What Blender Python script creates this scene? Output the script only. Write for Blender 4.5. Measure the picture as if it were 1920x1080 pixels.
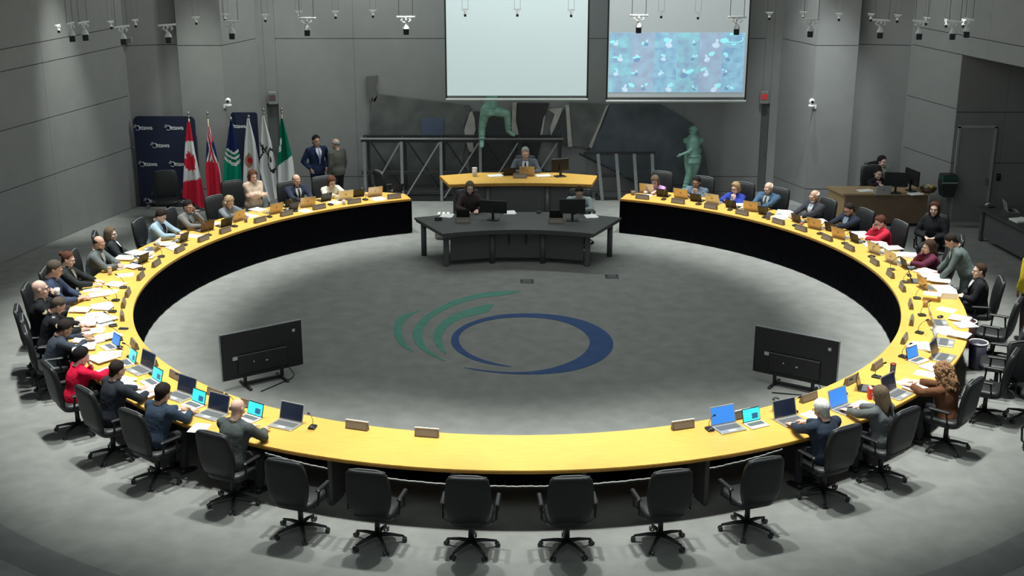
import bpy, bmesh, math, random
import numpy as np
from mathutils import Vector, Matrix
for o in list(bpy.data.objects): bpy.data.objects.remove(o)
SC = bpy.context.scene
COL = SC.collection
PI = math.pi
# ------------------------------------------------------------------ camera
FPX, PITCH, CAM = 2420.0, 0.311, np.array([-0.08, -21.0, 7.38])
cd = bpy.data.cameras.new('camera'); cam = bpy.data.objects.new('camera', cd); COL.objects.link(cam)
cam.location = CAM; cam.rotation_euler = (PI/2 - PITCH, 0, 0)
cd.sensor_width = 36; cd.lens = FPX/1920*36; cd.clip_end = 200
SC.camera = cam
# ------------------------------------------------------------------ world, exposure
w = bpy.data.worlds.new('world'); SC.world = w; w.use_nodes = True
w.node_tree.nodes['Background'].inputs[0].default_value = (.80, .92, .95, 1)
w.node_tree.nodes['Background'].inputs[1].default_value = 0.30
SC.view_settings.view_transform = 'Standard'; SC.view_settings.look = 'None'
SC.view_settings.gamma = 1; SC.view_settings.use_curve_mapping = False
SC.view_settings.exposure = 0.0
# ------------------------------------------------------------------ lights
def light(name, kind, loc, energy, target=None, color=(1, 1, 1), **kw):
    d = bpy.data.lights.new(name, kind); d.energy = energy; d.color = color
    for k, v in kw.items(): setattr(d, k, v)
    o = bpy.data.objects.new(name, d); COL.objects.link(o); o.location = loc
    if target is not None:
        o.rotation_euler = (Vector(target)-Vector(loc)).to_track_quat('-Z', 'Y').to_euler()
    return o
COOL = (.96, 1, .95)
def ring_light(a, r, e, size):                       # downlights of the ring track over the council table
    t = math.radians(a); s, c = math.sin(t), math.cos(t)
    light('table_downlight', 'SPOT', (r*s, r*c, 8.3), e, ((r+.15)*s, (r+.15)*c, 0), COOL, spot_size=math.radians(size), spot_blend=.85, shadow_soft_size=.15)
for a in list(range(-140, -15, 12)) + list(range(20, 145, 12)):
    ring_light(a, 7.0, 1500+10*max(0, 70-abs(abs(a)-100)), 38)
for a in range(152, 210, 14): ring_light(a, 6.4, 1700, 46)
light('added_ceiling_fill', 'AREA', (0, -2, 8.3), 310, (0, -1, 0), (.92, 1, .98), size=9, size_y=9, shape='RECTANGLE')  # added soft fill over the ring, no luminous panel is built here
light('added_ceiling_fill', 'AREA', (0, -13, 8.6), 260, (0, -11, 0), (.9, 1, .98), size=8, size_y=5, shape='RECTANGLE')  # another added fill, brightens the near half of the room
light('wall_wash_light', 'AREA', (-.6, 6.6, 8.5), 500, (0, 9.6, 3.0), (.93, 1, .98), size=11, size_y=.5, shape='RECTANGLE')  # added area strip, lifts the whole back wall evenly
for (x, y, e, tx, ty, sz) in ((-8.3, 5.2, 2100, -9.5, 6.1, 22), (-7.1, 6.0, 1350, -7.1, 8.4, 25), (7.1, 6.0, 1650, 7.2, 8.4, 25), (-5.4, 6.8, 450, -5.5, 9.6, 34), (5.6, 6.6, 900, 6.5, 9.0, 30), (8.4, 5.6, 260, 9.0, 8.2, 30)):
    light('wall_wash_light', 'SPOT', (x, y, 8.4), e, (tx, ty, 1.6), (.90, .98, 1) if x > 0 else (.94, 1, .94), spot_size=math.radians(sz), spot_blend=1, shadow_soft_size=.1)
# ------------------------------------------------------------------ pixel helpers (photo pixel -> world point)
cp_, sp_ = math.cos(PITCH), math.sin(PITCH)
FW = np.array([0, cp_, -sp_]); RT = np.array([1., 0, 0]); UP = np.array([0, sp_, cp_])
def ray(x, y): return FW + ((x-960)/FPX)*RT - ((y-540)/FPX)*UP
def uz(x, y, z=0.):
    d = ray(x, y); return CAM + d*((z-CAM[2])/d[2])
def uy(x, y, Y):
    d = ray(x, y); return CAM + d*((Y-CAM[1])/d[1])
def ucyl(x, y, R):
    """far-or-near hit with the vertical cylinder of radius R, the hit whose z is nearest to seat height"""
    d = ray(x, y); a = d[0]**2+d[1]**2; b = 2*(CAM[0]*d[0]+CAM[1]*d[1]); c = CAM[0]**2+CAM[1]**2-R*R
    q = max(b*b-4*a*c, 0)**.5; hits = [CAM+d*((-b+s*q)/(2*a)) for s in (-1, 1)]
    return min(hits, key=lambda h: abs(h[2]-1.2))
# ------------------------------------------------------------------ materials
MATS = {}
def mat(name, col, rough=.6, metal=0., noise=0., nscale=20., bump=0., bscale=60., emit=None, estr=0., spec=.5, alpha=1.):
    if name in MATS: return MATS[name]
    m = bpy.data.materials.new(name); m.use_nodes = True; MATS[name] = m
    nt = m.node_tree; b = nt.nodes['Principled BSDF']
    b.inputs['Base Color'].default_value = (*col, 1); b.inputs['Roughness'].default_value = rough
    b.inputs['Metallic'].default_value = metal; b.inputs['Specular IOR Level'].default_value = spec
    b.inputs['Alpha'].default_value = alpha
    if emit: b.inputs['Emission Color'].default_value = (*emit, 1); b.inputs['Emission Strength'].default_value = estr
    m.diffuse_color = (*col, 1)
    if noise or bump:
        tc = nt.nodes.new('ShaderNodeTexCoord')
    if noise:
        n = nt.nodes.new('ShaderNodeTexNoise'); n.inputs['Scale'].default_value = nscale; n.inputs['Detail'].default_value = 4
        r = nt.nodes.new('ShaderNodeValToRGB')
        r.color_ramp.elements[0].position = .3; r.color_ramp.elements[1].position = .7
        r.color_ramp.elements[0].color = (*[c*(1-noise) for c in col], 1)
        r.color_ramp.elements[1].color = (*[min(1, c*(1+noise)) for c in col], 1)
        nt.links.new(tc.outputs['Object'], n.inputs['Vector']); nt.links.new(n.outputs['Fac'], r.inputs['Fac'])
        nt.links.new(r.outputs['Color'], b.inputs['Base Color'])
    if bump:
        n2 = nt.nodes.new('ShaderNodeTexNoise'); n2.inputs['Scale'].default_value = bscale
        bm_ = nt.nodes.new('ShaderNodeBump'); bm_.inputs['Strength'].default_value = bump; bm_.inputs['Distance'].default_value = .02
        nt.links.new(tc.outputs['Object'], n2.inputs['Vector']); nt.links.new(n2.outputs['Fac'], bm_.inputs['Height'])
        nt.links.new(bm_.outputs['Normal'], b.inputs['Normal'])
    return m
def wood(name, col, k=.18, scale=(2, 30, 2), rough=.4):
    if name in MATS: return MATS[name]
    m = mat(name, col, rough); nt = m.node_tree; b = nt.nodes['Principled BSDF']
    tc = nt.nodes.new('ShaderNodeTexCoord'); mp = nt.nodes.new('ShaderNodeMapping'); mp.inputs['Scale'].default_value = scale
    n = nt.nodes.new('ShaderNodeTexNoise'); n.inputs['Scale'].default_value = 2.5; n.inputs['Detail'].default_value = 6
    r = nt.nodes.new('ShaderNodeValToRGB'); r.color_ramp.elements[0].position = .35; r.color_ramp.elements[1].position = .7
    r.color_ramp.elements[0].color = (*[c*(1-k) for c in col], 1); r.color_ramp.elements[1].color = (*[min(1, c*(1+k)) for c in col], 1)
    nt.links.new(tc.outputs['Object'], mp.inputs['Vector']); nt.links.new(mp.outputs['Vector'], n.inputs['Vector'])
    nt.links.new(n.outputs['Fac'], r.inputs['Fac']); nt.links.new(r.outputs['Color'], b.inputs['Base Color'])
    return m
def cloth(col): return mat('cloth_%02x%02x%02x' % tuple(int(c*255) for c in col), col, .85, noise=.14, nscale=7, bump=.9, bscale=9, spec=.15)
def paint(col, rough=.5, metal=0.): return mat('paint_%02x%02x%02x_%d_%d' % (*[int(c*255) for c in col], rough*10, metal*10), col, rough, metal)
M_WALL = mat('wall_panel', (.25, .255, .25), .7, noise=.04, nscale=3, bump=.05, bscale=25)
M_WALLD = mat('wall_joint', (.05, .05, .05), .8)
M_CARPET = mat('carpet', (.235, .24, .23), .95, noise=.10, nscale=3.5, bump=.3, bscale=260, spec=.1)
M_CARPETD = mat('carpet_band', (.17, .18, .18), .95, noise=.10, nscale=3.5, bump=.3, bscale=260, spec=.1)
M_WOOD = wood('maple_top', (.68, .40, .085), .10)
M_WOODE = wood('maple_edge', (.50, .25, .045), .10)
M_SKIRT = mat('black_pleated_fabric', (.0035, .0035, .005), .95, spec=.03)
M_BLACK = mat('black_plastic', (.008, .008, .009), .45)
M_LEATHER = mat('black_leather', (.010, .011, .013), .5, noise=.15, nscale=8, bump=.12, bscale=50)
M_CHROME = mat('grey_metal', (.35, .36, .36), .35, .8)
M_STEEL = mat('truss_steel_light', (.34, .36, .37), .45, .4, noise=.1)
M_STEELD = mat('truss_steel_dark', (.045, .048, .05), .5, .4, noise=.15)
M_PATINA = mat('verdigris_bronze', (.25, .46, .38), .6, .2, noise=.25, nscale=7, bump=.3, bscale=20)
M_PLATE = mat('dark_slate_plate', (.125, .135, .13), .6, .1, noise=.3, nscale=2.2, bump=.25, bscale=12)
M_PLATEB = mat('blue_slate_plate', (.10, .118, .135), .6, .1, noise=.3, nscale=1.8, bump=.25, bscale=12)
M_REFLECT = mat('painted_blue_reflection', (.10, .135, .21), .5, .1, noise=.1, nscale=2)  # blue screen reflection put into the colour
M_PAPER = mat('white_paper', (.86, .86, .84), .8)
M_WHITE = mat('white_plastic', (.78, .78, .76), .4)
M_GREYD = mat('dark_grey_laminate', (.056, .057, .054), .5, noise=.06, nscale=6)
M_GREYP = mat('grey_desk_panel', (.085, .085, .09), .6, noise=.06, nscale=6)
M_NAMEP = wood('walnut_block', (.16, .12, .085), .2, (8, 20, 8), .5)
M_SILVER = mat('silver_laptop', (.55, .55, .54), .35, .6)
M_GOLD = mat('pale_gold_laptop', (.52, .40, .25), .4, .5)
M_KEY = mat('keyboard_grey', (.10, .105, .11), .6)
M_SCR_OFF = mat('screen_off', (.012, .02, .045), .2)
M_SCR_BLUE = mat('screen_blue', (.02, .1, .35), .3, emit=(.05, .28, .85), estr=.8)
M_SCR_CYAN = mat('screen_cyan', (.02, .4, .45), .3, emit=(.05, .75, .80), estr=.95)
M_SCR_WIN = mat('screen_window_dark', (.02, .08, .15), .3, emit=(.02, .12, .25), estr=.8)
# ------------------------------------------------------------------ mesh builder
def rotz(a):
    c, s = math.cos(a), math.sin(a); return np.array([[c, -s, 0], [s, c, 0], [0, 0, 1.]])
def rotx(a):
    c, s = math.cos(a), math.sin(a); return np.array([[1., 0, 0], [0, c, -s], [0, s, c]])
def roty(a):
    c, s = math.cos(a), math.sin(a); return np.array([[c, 0, s], [0, 1., 0], [-s, 0, c]])
def norm(v): v = np.asarray(v, float); return v/(np.linalg.norm(v)+1e-12)
class MB:
    def __init__(s): s.v = []; s.f = []; s.m = []; s.n = 0
    def add(s, V, F, mi=0):
        s.v.append(np.asarray(V, float).reshape(-1, 3)); s.f += [[i+s.n for i in f] for f in F]
        s.m += ([mi]*len(F) if np.isscalar(mi) else list(mi)); s.n += len(s.v[-1]); return s
    def box(s, c, size, R=None, mi=0, bev=0.):
        hx, hy, hz = [q/2 for q in size]
        if bev > 0:
            b = min(bev, hx*.9, hy*.9, hz*.9)
            rings = []
            for z, i in ((-hz, b), (-hz+b, 0), (hz-b, 0), (hz, b)):
                X, Y = hx-i, hy-i
                rings.append([(X-b*.0, -Y+b, z), (X, Y-b, z), (X-b, Y, z), (-X+b, Y, z), (-X, Y-b, z), (-X, -Y+b, z), (-X+b, -Y, z), (X-b, -Y, z)])
            V, F = loft(rings)
        else:
            V = [(x, y, z) for z in (-hz, hz) for x, y in ((-hx, -hy), (hx, -hy), (hx, hy), (-hx, hy))]
            F = [(3, 2, 1, 0), (4, 5, 6, 7)] + [(i, (i+1) % 4, 4+(i+1) % 4, 4+i) for i in range(4)]
        V = np.array(V, float)
        if R is not None: V = V @ np.asarray(R).T
        return s.add(V+np.asarray(c, float), F, mi)
    def tube(s, pts, rad, n=8, mi=0, flat=1., up=(0, 0, 1)):
        pts = [np.asarray(p, float) for p in pts]
        if np.isscalar(rad): rad = [rad]*len(pts)
        rings = []
        for i, p in enumerate(pts):
            d = norm(pts[min(i+1, len(pts)-1)]-pts[max(i-1, 0)])
            u = np.asarray(up, float)
            if abs(d@u) > .95: u = np.array([0, 1., 0]) if abs(d[1]) < .9 else np.array([1., 0, 0])
            a = norm(np.cross(d, u)); b = np.cross(a, d)
            rings.append([p + rad[i]*(math.cos(t)*a + flat*math.sin(t)*b) for t in np.linspace(0, 2*PI, n, endpoint=False)])
        V, F = loft(rings); return s.add(V, F, mi)
    def ell(s, c, r, n=12, k=8, R=None, mi=0):
        rings = [[(math.sin(p)*math.cos(t)*r[0], math.sin(p)*math.sin(t)*r[1], -math.cos(p)*r[2]) for t in np.linspace(0, 2*PI, n, endpoint=False)] for p in np.linspace(.12, PI-.12, k)]
        V, F = loft(rings)
        if R is not None: V = V @ np.asarray(R).T
        return s.add(V+np.asarray(c, float), F, mi)
    def prism(s, poly, z0, z1, mi=0, T=None):
        """poly of (x,y); extruded along z; T maps local points to world"""
        n = len(poly); area = sum(poly[i][0]*poly[(i+1) % n][1]-poly[(i+1) % n][0]*poly[i][1] for i in range(n))
        if area < 0: poly = poly[::-1]
        V = [(x, y, z0) for x, y in poly]+[(x, y, z1) for x, y in poly]
        F = [tuple(range(n))[::-1], tuple(range(n, 2*n))]+[(i, (i+1) % n, n+(i+1) % n, n+i) for i in range(n)]
        V = np.array(V, float)
        if T is not None: V = np.array([T(p) for p in V])
        return s.add(V, F, mi)
    def build(s, name, mats, parent=None, smooth=False, loc=None, rz=0., tri=False):
        me = bpy.data.meshes.new(name)
        me.from_pydata(np.concatenate(s.v).tolist(), [], s.f)
        for m in (mats if isinstance(mats, (list, tuple)) else [mats]): me.materials.append(m)
        me.polygons.foreach_set('material_index', s.m)
        if smooth: me.polygons.foreach_set('use_smooth', [True]*len(s.f))
        if tri or any(len(f) > 12 for f in s.f):
            b = bmesh.new(); b.from_mesh(me); bmesh.ops.triangulate(b, faces=[f for f in b.faces if len(f.verts) > 4]); b.to_mesh(me); b.free()
        return link(name, me, parent, loc, rz)
def link(name, me, parent=None, loc=None, rz=0.):
    o = bpy.data.objects.new(name, me); COL.objects.link(o)
    if parent is not None: o.parent = parent
    if loc is not None: o.location = loc
    o.rotation_euler = (0, 0, rz)
    return o
def loft(rings, cap=True):
    n = len(rings[0]); V = np.concatenate([np.asarray(r, float) for r in rings]); F = []
    for i in range(len(rings)-1):
        for j in range(n):
            k = (j+1) % n; F.append((i*n+j, i*n+k, (i+1)*n+k, (i+1)*n+j))
    if cap: F.append(tuple(range(n))[::-1]); F.append(tuple(range((len(rings)-1)*n, len(rings)*n)))
    return V, F
LABELS = {}
def tag(o, label, cat, group=None, kind=None):
    k = label
    LABELS.setdefault(k, []).append(o.name)
    o['label'] = label; o['category'] = cat
    if group: o['group'] = group
    if kind: o['kind'] = kind
    return o
def thing(name, label, cat, loc=(0, 0, 0), rz=0., group=None):
    o = bpy.data.objects.new(name, None); COL.objects.link(o); o.location = loc; o.rotation_euler = (0, 0, rz); o.empty_display_size = .2
    return tag(o, label, cat, group)
def copy_thing(src, loc, rz, label, group=None):
    r = src.copy(); COL.objects.link(r); r.location = loc; r.rotation_euler = (0, 0, rz)
    tag(r, label, src['category'], group or src.get('group'))
    for ch in src.children:
        c = ch.copy(); COL.objects.link(c); c.parent = r
        for g in ch.children:
            d = g.copy(); COL.objects.link(d); d.parent = c
    return r
def struct(o, label=None):
    o['kind'] = 'structure'
    if label: o['label'] = label
    return o
def face_rz(d): return math.atan2(-d[0], d[1])        # local +Y -> direction d
# voxel-remesh queue: a union of closed shapes becomes one smooth surface
JOBS = []
def job(mb, voxel, smooth=4):
    j = {'v': np.concatenate(mb.v), 'f': mb.f, 'x': voxel, 's': smooth}; JOBS.append(j); return j
def flush():
    obs = []
    for j in JOBS:
        me = bpy.data.meshes.new('tmp'); me.from_pydata(j['v'].tolist(), [], j['f'])
        o = bpy.data.objects.new('tmp', me); COL.objects.link(o)
        r = o.modifiers.new('r', 'REMESH'); r.mode = 'VOXEL'; r.voxel_size = j['x']; r.adaptivity = 0
        if j['s']:
            q = o.modifiers.new('s', 'SMOOTH'); q.factor = .5; q.iterations = j['s']
        obs.append(o)
    dg = bpy.context.evaluated_depsgraph_get(); dg.update()
    for o, j in zip(obs, JOBS):
        e = o.evaluated_get(dg); me = e.to_mesh()
        V = np.empty(len(me.vertices)*3); me.vertices.foreach_get('co', V)
        j['V'] = V.reshape(-1, 3); j['F'] = [tuple(p.vertices) for p in me.polygons]; e.to_mesh_clear()
    for o in obs:
        m = o.data; bpy.data.objects.remove(o); bpy.data.meshes.remove(m)
    JOBS.clear()
# ================================================================== THE ROOM
RI, RO, ZT = 6.31, 7.31, .74
fl = MB().box((0, -7, -.05), (34, 38, .1)).build('floor', M_CARPET); struct(fl, 'grey carpeted floor of the council chamber')
def arc(R0, R1, a0, a1, n):
    A = np.radians(np.linspace(a0, a1, n))
    return [(R0*math.sin(a), R0*math.cos(a)) for a in A]+[(R1*math.sin(a), R1*math.cos(a)) for a in A[::-1]]
MB().prism(arc(9.5, 9.95, 95, 265, 80), 0, .004).build('carpet_band', M_CARPETD, fl, tri=True)
# logo inlaid in the carpet: points traced on the drawn logo, placed on the floor at its real size
def lg(p):
    px, py = p[0]/3.1775, 740+p[1]/3.1775
    return (-1.11+(px-133)/117*2.71, .49-(py-886)/122*2.92)
RING = [(445,803),(500,833),(560,848),(620,850),(680,838),(730,805),(770,755),(793,690),(793,620),(765,550),(720,500),(660,470),(600,462),(540,470),(490,500),(450,545),(427,600),(424,660),(440,715),(475,765),(520,795),(575,812),
 (530,788),(490,757),(458,712),(442,655),(443,605),(463,555),(500,517),(545,495),(600,490),(650,500),(695,530),(728,580),(743,640),(735,700),(710,755),(670,800),(625,828),(580,838),(520,833)]
SW = [[(600,288),(500,300),(440,345),(390,405),(350,490),(333,570),(335,630),(360,710),(430,790),(395,735),(370,690),(356,620),(358,550),(375,480),(420,405),(480,345),(545,330),(565,310)],
 [(525,390),(485,405),(420,470),(390,540),(380,600),(390,680),(425,748),(405,670),(402,610),(415,550),(440,500),(490,465),(505,455),(510,430)],
 [(347,430),(320,460),(290,480),(285,550),(295,630),(315,685),(350,727),(328,680),(312,620),(305,560),(310,510),(325,470)]]
def smooth_poly(P, it=2):
    P = np.array(P, float)
    for _ in range(it):
        Q = np.roll(P, -1, 0); P = np.stack([P*.75+Q*.25, P*.25+Q*.75], 1).reshape(-1, 2)
    return [tuple(p) for p in P]
M_LBLUE = mat('logo_blue_carpet', (.048, .088, .20), .95, noise=.1, nscale=5, spec=.1)
M_LGREEN = mat('logo_green_carpet', (.10, .255, .205), .95, noise=.1, nscale=5, spec=.1)
MB().prism(smooth_poly([lg(p) for p in RING]), 0, .005, T=None).build('logo_ring', M_LBLUE, fl, tri=True)
for q in SW: MB().prism(smooth_poly([lg(p) for p in q]), 0, .005).build('logo_swoosh', M_LGREEN, fl, tri=True)
M_FBOX = mat('floor_box_metal', (.12, .13, .13), .4, .5)
for (x, y) in ((988, 528), (1147, 519)):
    p = uz(x, y)
    t = thing('floor_box', 'metal floor outlet box set in the carpet ' + ('behind the logo' if x < 1000 else 'right of the logo, before the clerks desk'), 'floor outlet', (p[0], p[1], 0), group='floor outlets')
    MB().box((0, 0, .006), (.26, .24, .012), bev=.004).build('frame', M_FBOX, t)
    MB().box((0, 0, .014), (.16, .15, .006)).build('lid', M_GREYP, t)
    for s in (-1, 1): MB().box((s*.10, 0, .014), (.018, .18, .006)).build('hinge', M_BLACK, t)

def wall(name, A, B, zs, us, th=.25, label=None, out=None, panelmat=None):
    """wall from A to B (seen side to the right of A->B is 'out'); slab plus panels with recessed joints"""
    A = np.array([*A, 0.]); B = np.array([*B, 0.]); L = np.linalg.norm(B-A); d = (B-A)/L; n = np.array([d[1], -d[0], 0])
    if out is not None and n @ (np.array([*out, 0.])-A) < 0: n = -n
    Rm = np.stack([d, -n, [0, 0, 1]], 1)
    z0, z1 = zs[0], zs[-1]
    c = (A+B)/2 - n*(th/2+.02); c[2] = (z0+z1)/2
    o = MB().box(c, (L, th, z1-z0), Rm).build(name, M_WALLD); struct(o, label)
    for i in range(len(zs)-1):
        for j in range(len(us)-1):
            u0, u1 = us[j]*L, us[j+1]*L; g = .008; ge = .0025
            w_, h_ = (u1-u0)-2*ge, (zs[i+1]-zs[i])-2*g
            c = A+d*(u0+u1)/2 - n*.01; c = np.array([c[0], c[1], (zs[i]+zs[i+1])/2])
            MB().box(c, (w_, .03, h_), Rm).build('panel', panelmat or M_WALL, o)
    return o
HZ = [0, 1.39, 2.57, 3.70, 4.12, 6.0, 8.7]
Z2 = [0, .38, 3.69, 8.7]
wall('wall_left', (-12.4, -3.5), (-8.78, 8.25), HZ, [0, .35, .76, 1], label='grey panelled left wall', out=(0, 0))
wall('wall_left_corner', (-8.78, 8.25), (-7.6, 8.55), Z2, [0, 1], out=(0, 0), label='grey wall behind the navy backdrop')
wall('wall_left_column_return', (-7.6, 8.3), (-7.6, 8.55), Z2, [0, 1], .1, out=(-9, 0), label='narrow side of the left column')
wall('wall_left_column', (-7.6, 8.3), (-6.61, 8.3), Z2, [0, 1], .2, out=(-7, 0), label='grey left column face behind the flags')
wall('wall_left_splay', (-6.61, 8.3), (-6.08, 9.6), Z2, [0, 1], .15, out=(0, 0), label='slanted grey wall between left column and exit')
wall('wall_left_exit', (-6.08, 9.6), (-5.92, 9.6), [0, 8.7], [0, 1], out=(0, 0), label='narrow wall strip left of the exit door')
wall('wall_left_exit_top', (-5.92, 9.6), (-5.64, 9.6), [2.15, 8.7], [0, 1], out=(0, 0), label='wall strip above the left exit door')
wall('wall_back', (-5.64, 9.6), (5.87, 9.6), Z2, [0, .16, .42, .64, .84, 1], out=(0, 0), label='grey back wall behind the screens')
wall('wall_right_exit_top', (5.87, 9.6), (6.06, 9.6), [2.15, 8.7], [0, 1], out=(0, 0), label='wall strip above the right exit door')
wall('wall_right_exit', (6.06, 9.6), (6.25, 9.6), [0, 8.7], [0, 1], out=(0, 0), label='narrow wall strip right of the exit door')
wall('wall_right_splay', (6.25, 9.6), (6.76, 8.3), Z2, [0, 1], .15, out=(0, 0), label='slanted grey wall beside the right column')
wall('wall_right_column', (6.76, 8.3), (7.71, 8.3), Z2, [0, 1], .2, out=(7, 0), label='grey right column face behind the booth')
wall('wall_right_column_return', (7.71, 8.3), (7.71, 8.55), Z2, [0, 1], .1, out=(9, 0), label='narrow side of the right column')
wall('wall_right_corner', (7.71, 8.55), (8.9, 8.3), Z2, [0, 1], out=(0, 0), label='grey wall behind the booth desk')
wall('wall_right', (8.9, 8.3), (9.45, 6.5), [0, 1.39, 2.57, 3.72], [0, 1], .12, out=(0, 0), label='grey panelled right wall beside the booth')
wall('wall_right_upper', (8.9, 8.3), (12.5, -3.4), [3.72, 4.12, 6.0, 8.7], [0, .22, .6, 1], .12, out=(0, 0), label='upper right wall above the vestibule opening')
M_VEST = mat('vestibule_wall', (.20, .20, .20), .7, noise=.04, nscale=3)
wall('wall_right_vestibule', (9.45, 6.5), (13.5, 6.5), [0, 1.39, 2.5, 3.72], [0, .26, 1], out=(10, 0), label='recessed vestibule wall with a door', panelmat=M_VEST)
wall('wall_right_vestibule_side', (13.5, 6.5), (13.5, -3.4), [0, 3.72], [0, 1], out=(0, 0), label='far side wall of the vestibule', panelmat=M_VEST)
struct(MB().prism([(9.45, 6.75), (13.6, 6.75), (13.6, -3.4), (12.6, -3.4)], 3.74, 3.84).build('ceiling_vestibule', M_VEST), 'low ceiling over the vestibule')
struct(MB().box((0, -7.5, 8.8), (30, 36, .2)).build('ceiling', M_WALL), 'chamber ceiling above the frame')
for x0, x1, n, lab in ((-5.92, -5.64, 1, 'grey exit door partly hidden by a flag'), (5.87, 6.06, 2, 'dark exit door beside the right column')):
    d = struct(MB().box(((x0+x1)/2, 9.66, 1.07), (x1-x0, .05, 2.14)).build('door_%d' % n, mat('door_dark', (.10, .105, .105), .6)), lab)
    MB().tube([((x0+x1)/2+.05, 9.60, .95), ((x0+x1)/2+.05, 9.60, 1.15)], .012).build('handle', M_CHROME, d)
d3 = struct(MB().box((9.93, 6.465, 1.08), (.74, .03, 2.16)).build('door_3', mat('door_grey', (.22, .225, .22), .6)), 'grey vestibule door')
for bx in ((9.54, 1.1, .05, 2.2), (10.32, 1.1, .05, 2.2), (9.93, 2.19, .83, .05)):
    MB().box((bx[0], 6.46, bx[1]), (bx[2], .05, bx[3])).build('frame', mat('door_frame', (.30, .31, .30), .5), d3)
MB().box((10.23, 6.43, 1.0), (.05, .03, .16)).build('lock_plate', M_CHROME, d3)
MB().tube([(10.23, 6.40, 1.02), (10.14, 6.40, 1.02)], .01).build('handle', M_CHROME, d3)
struct(MB().box((9.95, 6.435, .04), (1.0, .02, .08)).build('baseboard_right', mat('base_pale', (.35, .37, .36), .6)), 'pale skirting under the vestibule door')
t = thing('card_reader', 'small black card reader on the wall right of the vestibule door', 'card reader', (10.5, 6.49, 1.08))
MB().box((0, -.02, 0), (.09, .04, .16), bev=.01).build('case', M_BLACK, t); MB().box((0, -.043, .04), (.03, .006, .01)).build('lamp', M_CHROME, t)

# ================================================================== COUNCIL TABLE
tbl = thing('council_table', 'huge ring-shaped maple council table with black pleated skirt', 'table')
def ring_poly(n=150):
    A = np.radians(np.linspace(-339.2+ .0, -20.8, n)) if False else np.radians(np.linspace(20.8, 339.2, n))
    P = [(RI*math.sin(a), RI*math.cos(a)) for a in A]
    B = np.radians(np.linspace(334, 26, n))
    e0 = math.radians(339.4); e1 = math.radians(20.6)
    P += [(6.8*math.sin(e0), 6.8*math.cos(e0))]
    P += [(RO*math.sin(a), RO*math.cos(a)) for a in B]
    P += [(6.8*math.sin(e1), 6.8*math.cos(e1))]
    return P
RP = ring_poly()
# top in quads so it stays clean
def ring_strip(z0, z1, ri, ro, a0=20.8, a1=339.2, n=150):
    A = np.linspace(a0, a1, n); rings = []
    for a in A:
        e = min(a-a0, a1-a); r1 = ro if e > 5.2 else 6.78+(ro-6.78)*(e/5.2)
        r1 = max(min(r1, ro), ri+.02)
        s, c = math.sin(math.radians(a)), math.cos(math.radians(a))
        rings.append([(ri*s, ri*c, z0), (r1*s, r1*c, z0), (r1*s, r1*c, z1), (ri*s, ri*c, z1)])
    return loft(rings)
m = MB(); m.add(*ring_strip(ZT-.012, ZT, RI, RO)); m.build('tabletop', M_WOOD, tbl)
m = MB(); m.add(*ring_strip(ZT-.045, ZT-.012, RI-.004, RO+.004)); m.build('edge_band', M_WOODE, tbl)
# pleated skirt
V = []; F = []; A = np.radians(np.linspace(20.9, 339.1, 900))
for k, a in enumerate(A):
    w_ = (.006 if k % 3 == 0 else -.004 if k % 3 == 1 else .0)+.004*math.sin(k*.7)
    for z, r in ((ZT-.046, 6.345), (.4, 6.31+w_*.6), (.02, 6.24+w_)):
        V.append((r*math.sin(a), r*math.cos(a), z))
for k in range(len(A)-1):
    for j in range(2):
        F.append((k*3+j, k*3+j+1, (k+1)*3+j+1, (k+1)*3+j))
V = np.array(V); n0 = len(V); o2 = V.copy(); o2[:, :2] *= 1.002
F2 = [tuple(i+n0 for i in f[::-1]) for f in F]
m = MB(); m.add(np.concatenate([V, o2]), F+F2); m.build('skirt', M_SKIRT, tbl)
for sgn in (-1, 1):                                   # skirt returns at the two ends
    a = math.radians(20.9)*sgn
    P = [np.array([r*math.sin(a), r*math.cos(a)]) for r in (6.26, 6.74)]
    d = P[1]-P[0]; L = np.linalg.norm(d); an = math.atan2(d[1], d[0])
    c = (P[0]+P[1])/2
    MB().box((c[0], c[1], .36), (L, .015, .67), rotz(an)).build('skirt_return', M_SKIRT, tbl)
for k in range(26):
    a = math.radians(24+k*12.48); s, c = math.sin(a), math.cos(a)
    MB().box((6.9*s, 6.9*c, .35), (.06, .5, .69), rotz(-a), bev=.01).build('leg', M_GREYD, tbl)

# ================================================================== CLERKS DESK (dark) AND CHAIR'S DESK
dk = thing('clerk_desk', 'dark grey crescent clerks desk inside the ring opening', 'desk')
def desk_poly(cx, w_back, y_back, w_front, y_front, bow, n=12):
    P = [(cx-w_back, y_back)]
    P += [(cx-w_front+2*w_front*k/n, y_front+bow*(1-((2*k/n)-1)**2)) for k in range(n+1)]
    P += [(cx+w_back, y_back), (cx+.9, y_back+.45), (cx-.9, y_back+.45)]
    return P
DP = desk_poly(.04, 2.10, 4.32, 1.46, 3.08, .30)
MB().prism(DP, .70, .74).build('desktop', M_GREYD, dk, tri=True)
MB().prism([(.04+(x-.04)*.985, 3.9+(y-3.9)*.98) for x, y in DP], .655, .70).build('desk_rim', mat('rim_dark', (.055, .056, .055), .5), dk, tri=True)
for (x, y) in ((795, 480), (1143, 482)):
    p = uz(x, y); MB().tube([(p[0], p[1]+.05, 0), (p[0], p[1]+.05, .66)], .055, 12).build('leg', M_GREYP, dk, True)
for (x, y) in ((837, 500), (1101, 500)):
    p = uz(x, y); MB().box((p[0], p[1]+.05, .33), (.11, .11, .66), bev=.02).build('leg', M_GREYP, dk)
MBP = [(-1.33, 3.38), (-.47, 3.60), (.53, 3.60), (1.37, 3.38)]
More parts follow.
